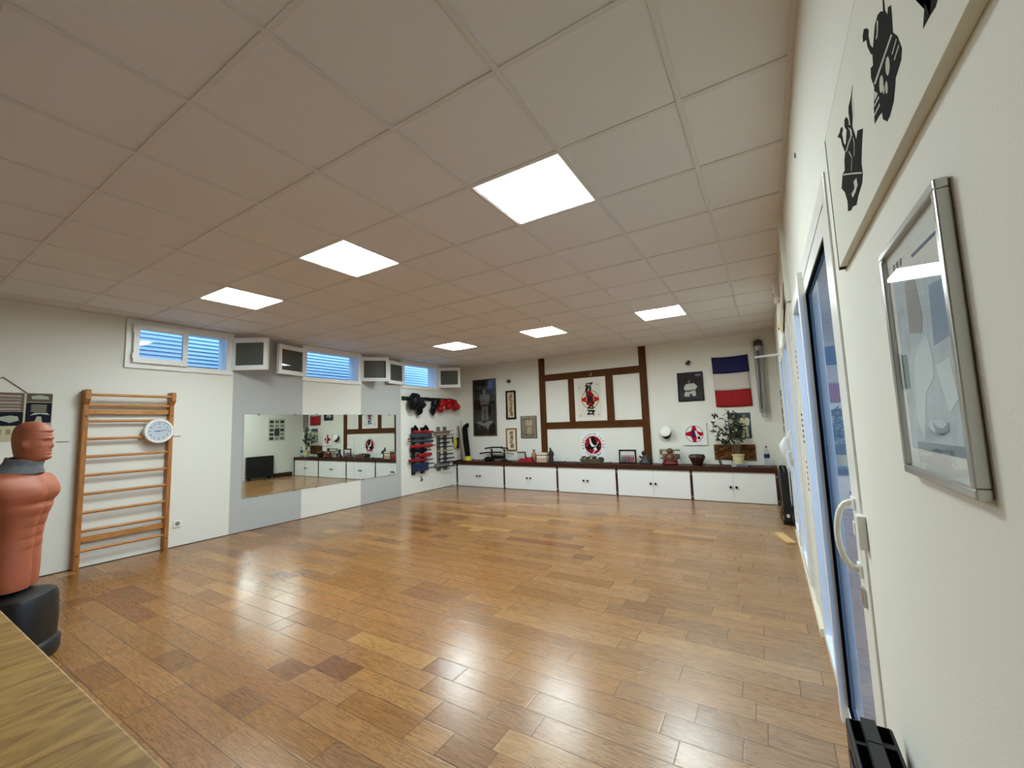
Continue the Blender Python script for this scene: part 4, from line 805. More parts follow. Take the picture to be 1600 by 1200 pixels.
for u in (U0 + 0.022, U1 - 0.022):
    for z in (1.65, 0.15): mb = MB(); mb.lathe((XL + 0.10, u, z), [(0.008, 0), (0.008, 0.003), (0.003, 0.004)], 8, axis=(1, 0, 0)); build('bolt', mb, BLACK, t)
for u in (0.585, 1.60):
    mb = MB(); mb.box(XL, XL + 0.005, u - 0.05, u + 0.04, 1.372 if u < 1 else 1.388, 1.38 if u < 1 else 1.396)
    tag(build('wall_slot', mb, flatc((120, 118, 106))), 'short dark groove in the wall %s of the wall bars' % ('left' if u < 1 else 'right'), 'groove')
# clock
cy, cz, cx = 1.375, 1.463, XL + 0.105
t = thing('wall_clock', 'round white wall clock hung on the wall bars showing quarter past nine', 'clock', (cx, cy, cz))
mb = MB(); mb.lathe((cx, cy, cz), [(0.145, -0.012), (0.15, 0.0), (0.15, 0.02), (0.14, 0.034), (0.122, 0.034), (0.118, 0.02), (0.001, 0.02)], 48, axis=(1, 0, 0), caps=False); mb.lathe((cx, cy, cz), [(0.145, -0.012), (0.001, -0.012)], 48, axis=(1, 0, 0), caps=False); build('clock_case', mb, mat('clock_white', (232, 232, 222), 0.25), t)
mb = MB(); mb.lathe((cx, cy, cz), [(0.001, 0.0215), (0.117, 0.0215)], 48, axis=(1, 0, 0), caps=False)
dck = cx + 0.022 - XL
for k in range(12):
    a = PI / 2 - 2 * PI * (k + 1) / 12; wtext(mb, 'L', str(k + 1), cy + 0.092 * math.cos(a), cz + 0.092 * math.sin(a), 0.026, dck, 1, bold=0.03)
wpoly(mb, 'L', [(cy - 0.02, cz + 0.045), (cy + 0.02, cz + 0.045), (cy + 0.02, cz + 0.049), (cy - 0.02, cz + 0.049)], dck, 2, 0.0005)
build('clock_dial', mb, [mat('dial', (190, 196, 200), 0.4), flatc((70, 84, 88)), flatc((110, 112, 114))], t)
mb = MB(); wpoly(mb, 'L', [(cy + 0.008, cz - 0.004), (cy - 0.05, cz), (cy - 0.05, cz + 0.006), (cy + 0.008, cz + 0.005)], dck + 0.003, 0, 0.0012); build('hour_hand', mb, BLACK, t)
mb = MB(); wpoly(mb, 'L', [(cy - 0.012, cz - 0.004), (cy + 0.08, cz + 0.018), (cy + 0.08, cz + 0.021), (cy - 0.012, cz + 0.003)], dck + 0.005, 0, 0.0012); build('minute_hand', mb, BLACK, t)
mb = MB(); mb.lathe((cx, cy, cz), [(0.001, 0.031), (0.12, 0.030), (0.12, 0.0295)], 40, axis=(1, 0, 0), caps=False); build('clock_glass', mb, PICG, t)
# sockets
def socket(u, v, label):
    t = thing('wall_socket', label, 'socket', (XL, u, v - 0.04)); mb = MB(); wbox(mb, 'L', u - 0.042, u + 0.042, v - 0.042, v + 0.042, 0, 0.012); build('socket_plate', mb, PVC, t, bevel=0.003)
    mb = MB(); mb.lathe(WL(u, v, 0.0125), [(0.027, 0.0), (0.027, 0.001), (0.001, 0.001)], 20, axis=(1, 0, 0), caps=False); build('socket_well', mb, flatc((150, 148, 138)), t)
    mb = MB()
    for k in (-0.009, 0.009): mb = MB(); mb.lathe(WL(u + k, v, 0.0135), [(0.003, 0), (0.003, 0.001)], 8, axis=(1, 0, 0)); build('socket_hole', mb, BLACK, t)
socket(1.645, 0.285, 'white wall socket right of the wall bars near the floor')
mb = MB(); mb.lathe(WL(6.03, 0.32, 0.0), [(0.02, 0), (0.02, 0.02), (0.008, 0.03)], 10, axis=(1, 0, 0)); wbox(mb, 'L', 6.0, 6.06, 0.255, 0.285, 0, 0.03); tag(build('wall_bracket', mb, flatc((130, 126, 112))), 'small grey metal bracket on the left wall below the dark weapon rack', 'bracket')
# calendar
t = thing('hanging_calendar', 'hanging picture calendar with black and white photos at the far left', 'calendar', (XL, 0.135, 1.40))
mb = MB(); wbox(mb, 'L', -0.215, 0.487, 1.40, 1.895, 0.001, 0.006, 0)
D = 0.006
for a in ((-0.21, 0.285, 1.70, 1.89, 1), (-0.21, 0.285, 1.555, 1.697, 2), (0.30, 0.482, 1.80, 1.89, 3), (0.30, 0.482, 1.57, 1.795, 2)): wpoly(mb, 'L', [(a[0], a[2]), (a[1], a[2]), (a[1], a[3]), (a[0], a[3])], D, a[4], 0.0006)
for k in range(5): wpoly(mb, 'L', [(-0.1, 1.71 + 0.035 * k), (0.27, 1.715 + 0.033 * k), (0.26, 1.735 + 0.033 * k), (-0.12, 1.732 + 0.035 * k)], D + 0.0008, 4 if k % 2 else 5, 0.0006)
wpoly(mb, 'L', [(-0.15, 1.57), (0.0, 1.58), (0.06, 1.62), (0.14, 1.61), (0.2, 1.585), (0.26, 1.61), (0.25, 1.65), (0.2, 1.66), (0.13, 1.645), (0.05, 1.66), (-0.05, 1.65), (-0.15, 1.66)], D + 0.0008, 6, 0.0006)
wpoly(mb, 'L', [(0.34, 1.83), (0.46, 1.83), (0.45, 1.86), (0.39, 1.875), (0.33, 1.86)], D + 0.0008, 6, 0.0006)
for k in range(4): wpoly(mb, 'L', [(0.33, 1.70 + 0.02 * k), (0.44, 1.70 + 0.02 * k), (0.45, 1.712 + 0.02 * k), (0.34, 1.712 + 0.02 * k)], D + 0.0008, 4, 0.0006)
wpoly(mb, 'L', [(0.33, 1.66), (0.4, 1.675), (0.47, 1.665), (0.45, 1.69), (0.36, 1.69)], D + 0.0008, 6, 0.0006); wpoly(mb, 'L', [(0.36, 1.58), (0.42, 1.58), (0.41, 1.65), (0.38, 1.65)], D + 0.0008, 6, 0.0006); wpoly(mb, 'L', [(0.30, 1.572), (0.482, 1.575), (0.482, 1.585), (0.30, 1.58)], D + 0.0008, 6, 0.0006)
for k in range(10): wpoly(mb, 'L', [(-0.18 + 0.06 * k, 1.47), (-0.15 + 0.06 * k, 1.47), (-0.15 + 0.06 * k, 1.52), (-0.18 + 0.06 * k, 1.52)], D, 7, 0.0006)
build('calendar_sheet', mb, [flatc((196, 190, 160)), flatc((120, 104, 98)), flatc((34, 34, 50)), flatc((104, 96, 84)), flatc((150, 150, 130)), flatc((176, 160, 156)), flatc((176, 180, 164)), flatc((150, 146, 124))], t)
mb = MB(); mb.tube([WL(0.30, 1.893, 0.006), WL(0.135, 2.045, 0.006), WL(-0.03, 1.893, 0.006)], 0.004, 6); build('cord', mb, mat('cord_dark', (66, 58, 46), 0.8), t)
# mirror: three panels
MIR = mat('mirror_silver', (226, 232, 226), 0.0, 1.0)
ML = ['left panel of the wide wall mirror, reflecting the black heater', 'middle panel of the wide wall mirror, reflecting the plant', 'right panel of the wide wall mirror, nearest the weapon racks']
for k, (a, b_) in enumerate(((2.405, 3.349), (3.351, 4.299), (4.301, 5.312))):
    t = thing('wall_mirror', ML[k], 'mirror', (XL, (a + b_) / 2, 0.476), 'mirror panels on the left wall')
    mb = MB(); wbox(mb, 'L', a, b_, 0.476, 1.675, 0.006, 0.0085 + 0.0008 * k); build('mirror_glass', mb, MIR, t)
    for u in (a + 0.2, b_ - 0.17):
        for z in (1.675, 0.476): mb = MB(); wbox(mb, 'L', u - 0.012, u + 0.012, z - 0.012, z + 0.012, 0.0, 0.014); build('clip', mb, mat('clip_grey', (130, 132, 126), 0.3, 0.5), t)
    mb = MB(); wbox(mb, 'L', a + 0.02, b_ - 0.02, 0.5, 1.65, 0.0, 0.005); build('backing', mb, BLACKM, t)
# glove shelf
t = thing('peg_rail', 'black wooden peg rail high in the left corner holding gloves', 'rail', (XL, 6.30, 1.985))
mb = MB(); wbox(mb, 'L', 5.475, 7.14, 1.985, 2.065, 0.001, 0.025); build('board', mb, mat('rail_dark', (24, 22, 16), 0.6), t, bevel=0.003)
mb = MB()
for u in (5.62, 5.85, 6.1, 6.4, 6.65, 6.9, 7.08): mb = MB(); mb.tube([WL(u, 2.02, 0.02), WL(u, 2.035, 0.085)], 0.007, 6); build('peg', mb, mat('peg_metal', (150, 148, 140), 0.3, 0.8), t)
GL = 'gloves and pads hanging on the peg rail'
def blob(name, label, cat, parts, m, group=GL, strap=None, cuff=None):
    ys = [p[0] for p in parts]; t = thing(name, label, cat, WL(sum(ys) / len(ys), min(p[1] - p[4] for p in parts), 0.0), group)
    mb = MB()
    for (u, v, d, rx, rz, rd) in parts: mb.sphere(WL(u, v, d), 1.0, n=20, sc=(rd, rx, rz))
    def lump(p):
        x, y, z = p; q = 0.012 * math.sin(23 * y + 31 * z) + 0.010 * math.sin(41 * z - 17 * y + 2) + 0.007 * math.sin(60 * y + 9)
        return (max(XL + 0.028, x + q), y + 0.8 * q * math.sin(35 * z), z + 0.7 * q)
    mb.v = [lump(p) for p in mb.v]; build('shell', mb, m, t)
    if cuff:
        mb = MB(); (u, v, d, r_) = cuff; mb.lathe(WL(u, v, d), [(r_, 0), (r_ * 1.05, 0.03), (r_ * 0.95, 0.07), (r_ * 0.85, 0.075)], 16, axis=(-0.25, 0.1, 1)); build('cuff', mb, m, t)
    if strap:
        mb = MB()
        for (u, v, d) in strap: mb.tube([WL(u, v + 0.03, d), WL(u, v, d + 0.01), WL(u, v - 0.03, d)], 0.014, 8)
        build('strap_end', mb, mat('strap_grey', (150, 148, 156), 0.6), t)
    return t
GB = mat('glove_black', (6, 6, 7), 0.45, noise=0.2, spec=0.25); GR = mat('glove_red', (160, 6, 16), 0.45, spec=0.3)
blob('headgear', 'round black padded headgear at the left end of the peg rail', 'headgear', [(5.70, 1.95, 0.16, 0.145, 0.17, 0.125), (5.71, 2.05, 0.15, 0.11, 0.09, 0.10), (5.68, 1.87, 0.15, 0.12, 0.10, 0.10)], GB)
blob('boxing_glove', 'black glove hanging thumb-down right of the black headgear', 'glove', [(5.955, 1.91, 0.11, 0.10, 0.115, 0.085), (5.90, 1.79, 0.10, 0.08, 0.115, 0.065), (5.875, 1.71, 0.095, 0.035, 0.05, 0.04)], GB, cuff=(5.97, 1.97, 0.10, 0.06), strap=[(6.02, 1.96, 0.12)])
blob('boxing_glove', 'black glove hanging at the middle of the peg rail', 'glove', [(6.40, 1.91, 0.10, 0.095, 0.11, 0.08), (6.34, 1.79, 0.09, 0.08, 0.12, 0.06), (6.325, 1.70, 0.085, 0.03, 0.05, 0.035)], GB, cuff=(6.42, 1.97, 0.10, 0.058), strap=[(6.44, 1.96, 0.12)])
blob('rolled_strap', 'black rolled strap lying along the peg rail between the black gloves', 'strap', [(6.18, 2.03, 0.07, 0.13, 0.035, 0.035)], GB)
blob('boxing_glove', 'red glove hanging just right of the middle black glove', 'glove', [(6.63, 1.90, 0.12, 0.11, 0.10, 0.08), (6.58, 1.80, 0.11, 0.08, 0.07, 0.06)], GR, cuff=(6.65, 1.95, 0.11, 0.065), strap=[(6.60, 1.84, 0.19)])
blob('boxing_glove', 'red glove in the middle of the three red ones', 'glove', [(6.84, 1.91, 0.13, 0.11, 0.11, 0.09), (6.78, 1.86, 0.17, 0.05, 0.07, 0.05)], GR, cuff=(6.86, 1.97, 0.12, 0.07))
blob('boxing_glove', 'rightmost red glove on the peg rail', 'glove', [(7.07, 1.89, 0.14, 0.11, 0.11, 0.09), (7.14, 1.87, 0.16, 0.06, 0.08, 0.06)], GR, cuff=(7.06, 1.95, 0.12, 0.07), strap=[(7.10, 1.9, 0.23)])
# weapon racks
def rack(label, us, m, top, loc):
    t = thing('weapon_rack', label, 'rack', loc)
    for (a, b_) in us:
        mb = MB(); wbox(mb, 'L', a, b_, 0.40, 1.40, 0.001, 0.028); up = build('upright', mb, m, t, bevel=0.003)
        mb = MB()
        for z in top: mb = MB(); mb.tube([WL((a + b_) / 2, z - 0.035, 0.02), WL((a + b_) / 2, z - 0.03, 0.09)], 0.006, 6); build('peg', mb, m, up)
    return t
Z1 = [1.30, 1.225, 1.105, 1.0, 0.905, 0.80, 0.70, 0.60, 0.515]; Z2 = [1.295, 1.215, 1.125, 1.03, 0.935, 0.845, 0.765, 0.665, 0.58, 0.49]
rack('dark weapon rack of two uprights on the left wall below the gloves', ((5.735, 5.835), (6.01, 6.12)), mat('rack_dark', (34, 32, 34), 0.6, noise=0.3), Z1, (XL, 5.93, 0.40))
rack('grey weapon rack of two uprights on the left wall beside the corner', ((6.535, 6.635), (6.76, 6.86)), mat('rack_grey', (100, 98, 92), 0.6), Z2, (XL, 6.7, 0.40))
G1 = 'pads and sticks on the dark rack'; G2 = 'sticks on the grey rack'
def stick(name, label, cat, u0, v0, u1, v1, r, m, group, d=0.075, grip=None, flat=1.0):
    t = thing(name, label, cat, WL((u0 + u1) / 2, min(v0, v1) - r, d), group)
    mb = MB(); n = 6; ring = []
    a = WL(u0, v0, d); b_ = WL(u1, v1, d)
    if flat == 1.0: mb.tube([a, a.lerp(b_, 0.5), b_], [r * 0.9, r, r * 0.85], 10)
    else: mb.obox((a + b_) / 2, (b_ - a) / 2, Vector((0, 0, r)), Vector((r * 0.55, 0, 0)))
    build('shaft', mb, m, t, bevel=0.004 if flat != 1 else 0)
    if grip:
        mb = MB(); g0, g1, gr, gm = grip; mb.tube([a.lerp(b_, g0), a.lerp(b_, (g0 + g1) / 2), a.lerp(b_, g1)], [gr * .8, gr, gr * .8], 10); build('grip', mb, gm, t)
    return t
RP = mat('pad_red', (146, 10, 20), 0.6, noise=0.2); GP = mat('pad_grey', (50, 53, 58), 0.6, noise=0.2); BP = mat('pad_blue', (16, 34, 70), 0.5, noise=0.2); TN = mat('stick_tan', (160, 138, 112), 0.6)
stick('padded_baton', 'bright red padded baton topmost on the dark rack', 'baton', 5.73, 1.31, 6.35, 1.29, 0.032, RP, G1, grip=(0.0, 1.0, 0.02, RP))
stick('training_pad', 'dark grey padded bar second from the top of the dark rack', 'pad', 5.67, 1.24, 6.29, 1.215, 0.045, GP, G1, flat=2)
stick('training_stick', 'thin black stick resting under the grey padded bar', 'stick', 5.56, 1.165, 6.33, 1.16, 0.013, BLACK, G1, d=0.10)
stick('training_pad', 'blue-grey padded bar third row of the dark rack', 'pad', 5.70, 1.115, 6.33, 1.095, 0.036, mat('pad_bluegrey', (58, 68, 82), 0.6), G1, grip=(-0.2, 0.0, 0.012, BLACK))
stick('padded_baton', 'red padded baton with thin red end in the middle of the dark rack', 'baton', 5.66, 1.0, 6.31, 0.995, 0.038, RP, G1, grip=(1.0, 1.2, 0.011, RP))
stick('training_pad', 'black padded bar just below the middle red baton', 'pad', 5.66, 0.92, 6.12, 0.905, 0.038, BLACKM, G1, flat=2, grip=(1.0, 1.35, 0.012, BLACK))
stick('padded_baton', 'red baton with long black handle, third row from the bottom of the dark rack', 'baton', 5.86, 0.80, 6.27, 0.805, 0.045, RP, G1, grip=(-0.55, 0.0, 0.013, BLACK))
stick('padded_baton', 'dark red padded baton with black end above the blue pads', 'baton', 5.62, 0.705, 6.13, 0.695, 0.04, mat('pad_darkred', (120, 10, 18), 0.6), G1, grip=(1.0, 1.42, 0.012, BLACK))
stick('training_pad', 'upper of two blue pads at the bottom of the dark rack', 'pad', 5.72, 0.60, 6.17, 0.60, 0.042, BP, G1, flat=2, grip=(1.0, 1.45, 0.012, BLACK))
stick('training_pad', 'lowest blue pad on the dark rack', 'pad', 5.72, 0.515, 6.17, 0.51, 0.042, BP, G1, flat=2, grip=(1.0, 1.42, 0.012, BLACK))
for u in (5.80, 6.12):
    t = thing('hand_wrap', 'black wrapped bundle on top of the %s upright of the dark rack' % ('left' if u < 6 else 'right'), 'bundle', WL(u, 1.33, 0.0), 'wrapped bundles on the dark rack')
    mb = MB(); mb.tube([WL(u - 0.06, 1.345, 0.06), WL(u, 1.42, 0.07), WL(u + 0.08, 1.345, 0.06)], [0.03, 0.035, 0.03], 10); build('wrap', mb, BLACKM, t)
stick('training_stick', 'tan stick topmost on the grey rack', 'stick', 6.33, 1.29, 7.02, 1.30, 0.012, TN, G2, d=0.10)
stick('training_pad', 'flat brownish pad behind the top tan sticks of the grey rack', 'pad', 6.42, 1.25, 6.92, 1.265, 0.038, mat('pad_brown', (128, 116, 102), 0.7), G2, d=0.06, flat=2)
stick('training_stick', 'second tan stick from the top of the grey rack', 'stick', 6.41, 1.205, 7.07, 1.22, 0.012, TN, G2, d=0.10)
for (a, z, b_, z2, nm_) in ((6.51, 1.13, 6.99, 1.12, 'thick black stick, uppermost black one'), (6.50, 1.03, 6.91, 1.03, 'shortest black stick, second black one'), (6.47, 0.94, 7.02, 0.93, 'thin black stick just above the yellow stick')):
    stick('training_stick', nm_ + ' on the grey rack', 'stick', a, z, b_, z2, 0.017 if z != 0.94 else 0.012, BLACK, G2)
stick('training_stick', 'yellowish cane stick in the middle of the grey rack', 'stick', 6.46, 0.85, 7.02, 0.84, 0.012, mat('cane', (176, 160, 104), 0.6), G2)
for (a, z, b_, z2, nm_) in ((6.54, 0.77, 7.02, 0.765, 'thick black stick just below the yellow cane'), (6.50, 0.67, 7.05, 0.665, 'thin black stick two rows below the yellow cane'), (6.55, 0.585, 7.03, 0.58, 'black stick lying over the grey pad')):
    stick('training_stick', nm_ + ' on the grey rack', 'stick', a, z, b_, z2, 0.015, BLACK, G2, d=0.09)
stick('training_pad', 'grey padded bar at the bottom of the grey rack', 'pad', 6.42, 0.53, 6.90, 0.525, 0.045, mat('pad_lightgrey', (110, 110, 112), 0.7), G2, d=0.055, flat=2)
stick('training_stick', 'lowest black stick on the grey rack', 'stick', 6.53, 0.485, 7.04, 0.48, 0.014, BLACK, G2, d=0.11)
# belts by the corner
t = thing('hanging_pads', 'yellow and black pads hanging on the left wall in the corner', 'pads', (XL, 7.2, 0.86))
mb = MB(); mb.sphere(WL(7.15, 1.0, 0.05), 1.0, n=16, sc=(0.035, 0.065, 0.14)); build('yellow_pad', mb, mat('pad_yellow', (190, 172, 60), 0.7), t)
mb = MB(); wbox(mb, 'L', 7.235, 7.30, 0.86, 1.12, 0.01, 0.05); wbox(mb, 'L', 7.08, 7.10, 1.0, 1.16, 0.01, 0.04); build('black_pad', mb, BLACKM, t, bevel=0.01)

# ================================================================== RIGHT WALL
HELM1 = [(0.247, 2.026), (0.26, 2.015), (0.27, 2.006), (0.276, 1.98), (0.288, 1.965), (0.276, 1.944), (0.27, 1.928), (0.252, 1.935), (0.212, 1.914), (0.23, 1.896), (0.252, 1.87), (0.251, 1.848), (0.265, 1.836), (0.307, 1.831), (0.331, 1.823), (0.366, 1.835), (0.387, 1.836), (0.419, 1.848), (0.413, 1.869), (0.43, 1.898), (0.461, 1.922), (0.431, 1.941), (0.404, 1.936), (0.395, 1.956), (0.379, 1.964), (0.401, 1.994), (0.407, 2.012), (0.439, 2.036), (0.415, 2.03), (0.394, 2.03), (0.375, 2.02), (0.375, 2.012), (0.388, 2.012), (0.381, 1.986), (0.366, 1.973), (0.341, 1.991), (0.357, 2.009), (0.35, 2.02), (0.33, 2.014), (0.314, 1.997), (0.315, 1.986), (0.304, 1.979), (0.307, 2.008), (0.301, 2.016), (0.275, 2.017)]
HELM2 = [(0.023, 1.992), (0.02, 2.04), (0.014, 2.045), (0.018, 1.97), (0.011, 1.958), (0.005, 1.964), (-0.008, 1.955), (-0.005, 1.938), (-0.001, 1.92), (-0.016, 1.902), (-0.026, 1.876), (-0.018, 1.866), (0.012, 1.862), (0.017, 1.855), (0.032, 1.841), (0.055, 1.835), (0.071, 1.836), (0.091, 1.853), (0.091, 1.864), (0.107, 1.869), (0.137, 1.874), (0.131, 1.897), (0.114, 1.923), (0.125, 1.947), (0.121, 1.961), (0.106, 1.955), (0.102, 1.971), (0.109, 1.976), (0.123, 2.001), (0.125, 2.015), (0.145, 2.027), (0.143, 2.037), (0.131, 2.04), (0.113, 2.026), (0.105, 2.015), (0.111, 2.01), (0.107, 1.991), (0.095, 1.976), (0.083, 1.986), (0.072, 1.995), (0.053, 1.995), (0.039, 1.988), (0.027, 1.978)]
HELM3 = [(-0.08, 1.90), (-0.111, 1.866), (-0.144, 1.835), (-0.137, 1.833), (-0.121, 1.837), (-0.098, 1.841), (-0.14, 1.90), (-0.17, 1.96), (-0.22, 2.0), (-0.28, 1.99), (-0.30, 1.93), (-0.26, 1.87), (-0.22, 1.86), (-0.16, 1.90), (-0.12, 1.93)]
WH = [[(0.331, 1.873), (0.304, 1.867), (0.301, 1.851), (0.326, 1.848), (0.356, 1.85), (0.364, 1.862), (0.33, 1.858)], [(0.322, 1.986), (0.297, 1.965), (0.296, 1.953), (0.331, 1.956), (0.365, 1.956), (0.371, 1.961), (0.337, 1.962), (0.311, 1.96), (0.31, 1.97)], [(0.423, 1.9375), (0.338, 1.8955), (0.255, 1.8535), (0.256, 1.851), (0.339, 1.893), (0.425, 1.935)],
      [(0.115, 1.928), (0.103, 1.921), (0.002, 1.919), (0.006, 1.924)], [(0.116, 1.918), (0.12, 1.903), (0.1, 1.901), (0.101, 1.904)], [(0.126, 1.9), (0.127, 1.897), (0.095, 1.891), (0.096, 1.895)], [(0.132, 1.888), (0.133, 1.885), (0.095, 1.879), (0.096, 1.883)], [(0.014, 1.9), (0.011, 1.897), (-0.013, 1.9), (-0.011, 1.903)], [(0.008, 1.887), (0.005, 1.884), (-0.019, 1.886), (-0.017, 1.889)], [(0.058, 1.991), (0.052, 1.985), (0.064, 1.97), (0.073, 1.972), (0.074, 1.975), (0.067, 1.976)],
      [(0.29, 1.945), (0.285, 1.93), (0.30, 1.91), (0.303, 1.912), (0.289, 1.931), (0.294, 1.944)], [(0.34, 1.945), (0.32, 1.92), (0.34, 1.90), (0.343, 1.902), (0.324, 1.92), (0.343, 1.943)], [(0.255, 2.0), (0.262, 1.97), (0.265, 1.971), (0.259, 2.0)]]
for (cu_, cv_, ru, rv) in ((0.037, 1.90, 0.0105, 0.0125), (0.0755, 1.90, 0.0115, 0.012), (0.054, 1.879, 0.0065, 0.009), (0.068, 1.886, 0.0045, 0.007)): WH.append(disc(cu_, cv_, ru, rv, 14))
t = thing('helmet_art_panel', 'white box panel printed with dark warrior helmets high on the right wall', 'art panel', WR(0.1, 1.777, 0))
mb = MB(); wbox(mb, 'R', -0.75, 0.60, 1.777, 2.125, 0.0005, 0.0165); build('panel', mb, mat('panel_white', (222, 221, 208), 0.8, spec=0.1), t, bevel=0.0008)
mb = MB(); 
for hm in (HELM1, HELM2, HELM3): wpoly(mb, 'R', hm, 0.0166, 0, 0.0002)
for wh in WH: wpoly(mb, 'R', wh, 0.0170, 1, 0.0001)
build('helmet_print', mb, [mat('helmet_ink', (46, 46, 44), 0.9, spec=0.02), mat('helmet_white', (196, 194, 180), 0.9, spec=0.02)], t)
mb = MB(); wbox(mb, 'R', 0.601, 0.636, 1.779, 2.139, 0.0002, 0.0132); wbox(mb, 'R', -0.75, 0.601, 2.126, 2.138, 0.0002, 0.0132); build('painted_shadow_strip', mb, mat('strip_dark', (52, 48, 40), 0.9, spec=0.05), t)  # dark strips stand in for the panel's shadow line on the wall
# silver frame
t = thing('silver_frame', 'silver metal framed blue-grey picture close on the right wall', 'framed picture', WR(0.09, 1.305, 0))
a, b_, z0, z1, fr, dp = -0.060, 0.222, 1.303, 1.678, 0.013, 0.0155
for (p, q, r_, s_) in ((a, b_, z0, z0 + fr), (a, b_, z1 - fr, z1), (a, a + fr, z0 + fr, z1 - fr), (b_ - fr, b_, z0 + fr, z1 - fr)):
    mb = MB(); wbox(mb, 'R', p, q, r_, s_, 0.0008, dp); build('frame_rail', mb, CHROME, t, bevel=0.0022)
mb = MB(); wbox(mb, 'R', a + fr, b_ - fr, z0 + fr, z1 - fr, 0.0008, 0.008, 0); D = 0.008
def pp(pts, mi, k=0): wpoly(mb, 'R', pts, D + 0.0003 * k, mi, 0.0002)
pp([(0.185, 1.628), (-0.04, 1.585), (-0.038, 1.345), (0.19, 1.345)], 1)
pp([(0.174, 1.644), (0.164, 1.643), (0.164, 1.632), (0.173, 1.633)], 2, 1); pp([(0.155, 1.643), (0.145, 1.642), (0.145, 1.631), (0.155, 1.632)], 2, 1); pp([(0.135, 1.642), (0.125, 1.641), (0.126, 1.63), (0.136, 1.631)], 2, 1)
pp([(0.078, 1.6295), (-0.03, 1.6265), (-0.031, 1.6225), (0.075, 1.6245)], 3, 1)
pp([(0.096, 1.499), (0.056, 1.51), (0.045, 1.475), (0.048, 1.451), (0.09, 1.429), (0.12, 1.36), (0.145, 1.39), (0.136, 1.44), (0.125, 1.48)], 4, 1)
pp([(0.125, 1.60), (0.079, 1.60), (0.063, 1.535), (0.075, 1.513), (0.131, 1.523)], 6, 1); pp([(0.025, 1.57), (-0.03, 1.565), (-0.030, 1.495), (0.033, 1.49)], 5, 1)
pp([(0.037, 1.464), (-0.014, 1.468), (-0.025, 1.417), (0.009, 1.40), (0.029, 1.442)], 4, 1); pp([(0.19, 1.496), (0.158, 1.493), (0.16, 1.439), (0.19, 1.441)], 7, 1)
pp([(0.078, 1.388), (0.062, 1.381), (0.039, 1.380), (0.018, 1.388), (0.02, 1.377), (0.044, 1.370), (0.069, 1.373)], 8, 2); pp([(0.16, 1.357), (-0.035, 1.36), (-0.035, 1.346), (0.16, 1.346)], 8, 1)
build('picture', mb, [flatc((224, 228, 222)), mat('pic_blue', (168, 186, 196), 0.6, noise=0.18, scale=30), flatc((110, 118, 124)), flatc((96, 112, 136)), flatc((204, 218, 222)), flatc((140, 164, 188)), flatc((160, 164, 166)), flatc((100, 136, 140)), flatc((118, 138, 150))], t)
mb = MB(); wbox(mb, 'R', a + fr, b_ - fr, z0 + fr, z1 - fr, 0.0112, 0.0124); build('glazing', mb, glass('glazing_near', ior=1.4, pw_=8.0), t)
# screw hole high on the wall
mb = MB(); mb.lathe(WR(1.509, 2.59, 0.0), [(0.012, 0), (0.010, 0.004), (0.001, 0.004)], 10, axis=(-1, 0, 0)); tag(build('wall_plug', mb, flatc((70, 66, 56))), 'tiny dark plug high on the right wall above the glass door', 'plug')
# exit lamp
t = thing('emergency_light', 'small white emergency light box high on the right wall near the ceiling', 'emergency light', WR(4.35, 2.60, 0))
mb = MB(); wbox(mb, 'R', 4.22, 4.50, 2.60, 2.76, 0.001, 0.05); build('lamp_body', mb, PVC, t, bevel=0.008)
mb = MB(); wbox(mb, 'R', 4.25, 4.30, 2.62, 2.66, 0.05, 0.054); build('indicator', mb, flatc((90, 170, 130)), t)
# papers on the pier between the windows
for k, (u0, u1, v0, v1, c, l) in enumerate(((2.66, 2.80, 1.62, 1.90, (196, 70, 60), 'red-edged notice sheet on the right wall pier, upper one'), (2.66, 2.84, 1.18, 1.45, (60, 62, 66), 'notice sheet with dark bracket marks on the right wall pier'), (2.68, 2.82, 0.86, 1.12, (196, 60, 50), 'white notice with red lettering on the right wall pier, lowest one'))):
    t = thing('notice_sheet', l, 'notice', WR((u0 + u1) / 2, v0, 0), 'notices on the right wall pier'); mb = MB(); wbox(mb, 'R', u0, u1, v0, v1, 0.001, 0.003); build('sheet', mb, PAPER, t)
    mb = MB()
    for z in range(6): wpoly(mb, 'R', [(u0 + 0.02, v0 + 0.03 + z * 0.037), (u1 - 0.02, v0 + 0.03 + z * 0.037), (u1 - 0.02, v0 + 0.045 + z * 0.037), (u0 + 0.02, v0 + 0.045 + z * 0.037)], 0.003, 0, 0.0008)
    build('print', mb, flatc(c), t)
# pennant hanging on the wall
t = thing('hanging_pennant', 'pointed cream pennant with red edges hanging on the right wall', 'pennant', WR(3.99, 2.17, 0)); mb = MB()
wpoly(mb, 'R', [(3.0, 2.42), (5.0, 2.42), (4.05, 2.19)], 0.012, 0, 0.004); build('pennant_cloth', mb, flatc((214, 206, 180)), t)
mb = MB(); wpoly(mb, 'R', [(3.0, 2.42), (3.06, 2.42), (3.5, 2.31), (3.46, 2.305)], 0.018, 0, 0.003); build('edge_trim', mb, flatc((170, 74, 60)), t); mb = MB(); wpoly(mb, 'R', [(4.94, 2.42), (5.0, 2.42), (4.66, 2.335), (4.60, 2.335)], 0.018, 0, 0.003); build('edge_trim', mb, flatc((170, 74, 60)), t)
# white bracket arm
t = thing('bracket_arm', 'thin white bracket arm sticking out from the right wall towards the grey tube', 'bracket', (1.61, 4.6, 2.05))
mb = MB(); mb.tube([(XR - 0.002, 4.6, 2.062), (1.36, 4.6, 2.055)], 0.011, 8); build('arm', mb, PVC, t)
mb = MB(); mb.box(1.60, XR - 0.001, 4.57, 4.63, 2.0, 2.12); build('wall_plate', mb, PVC, t)
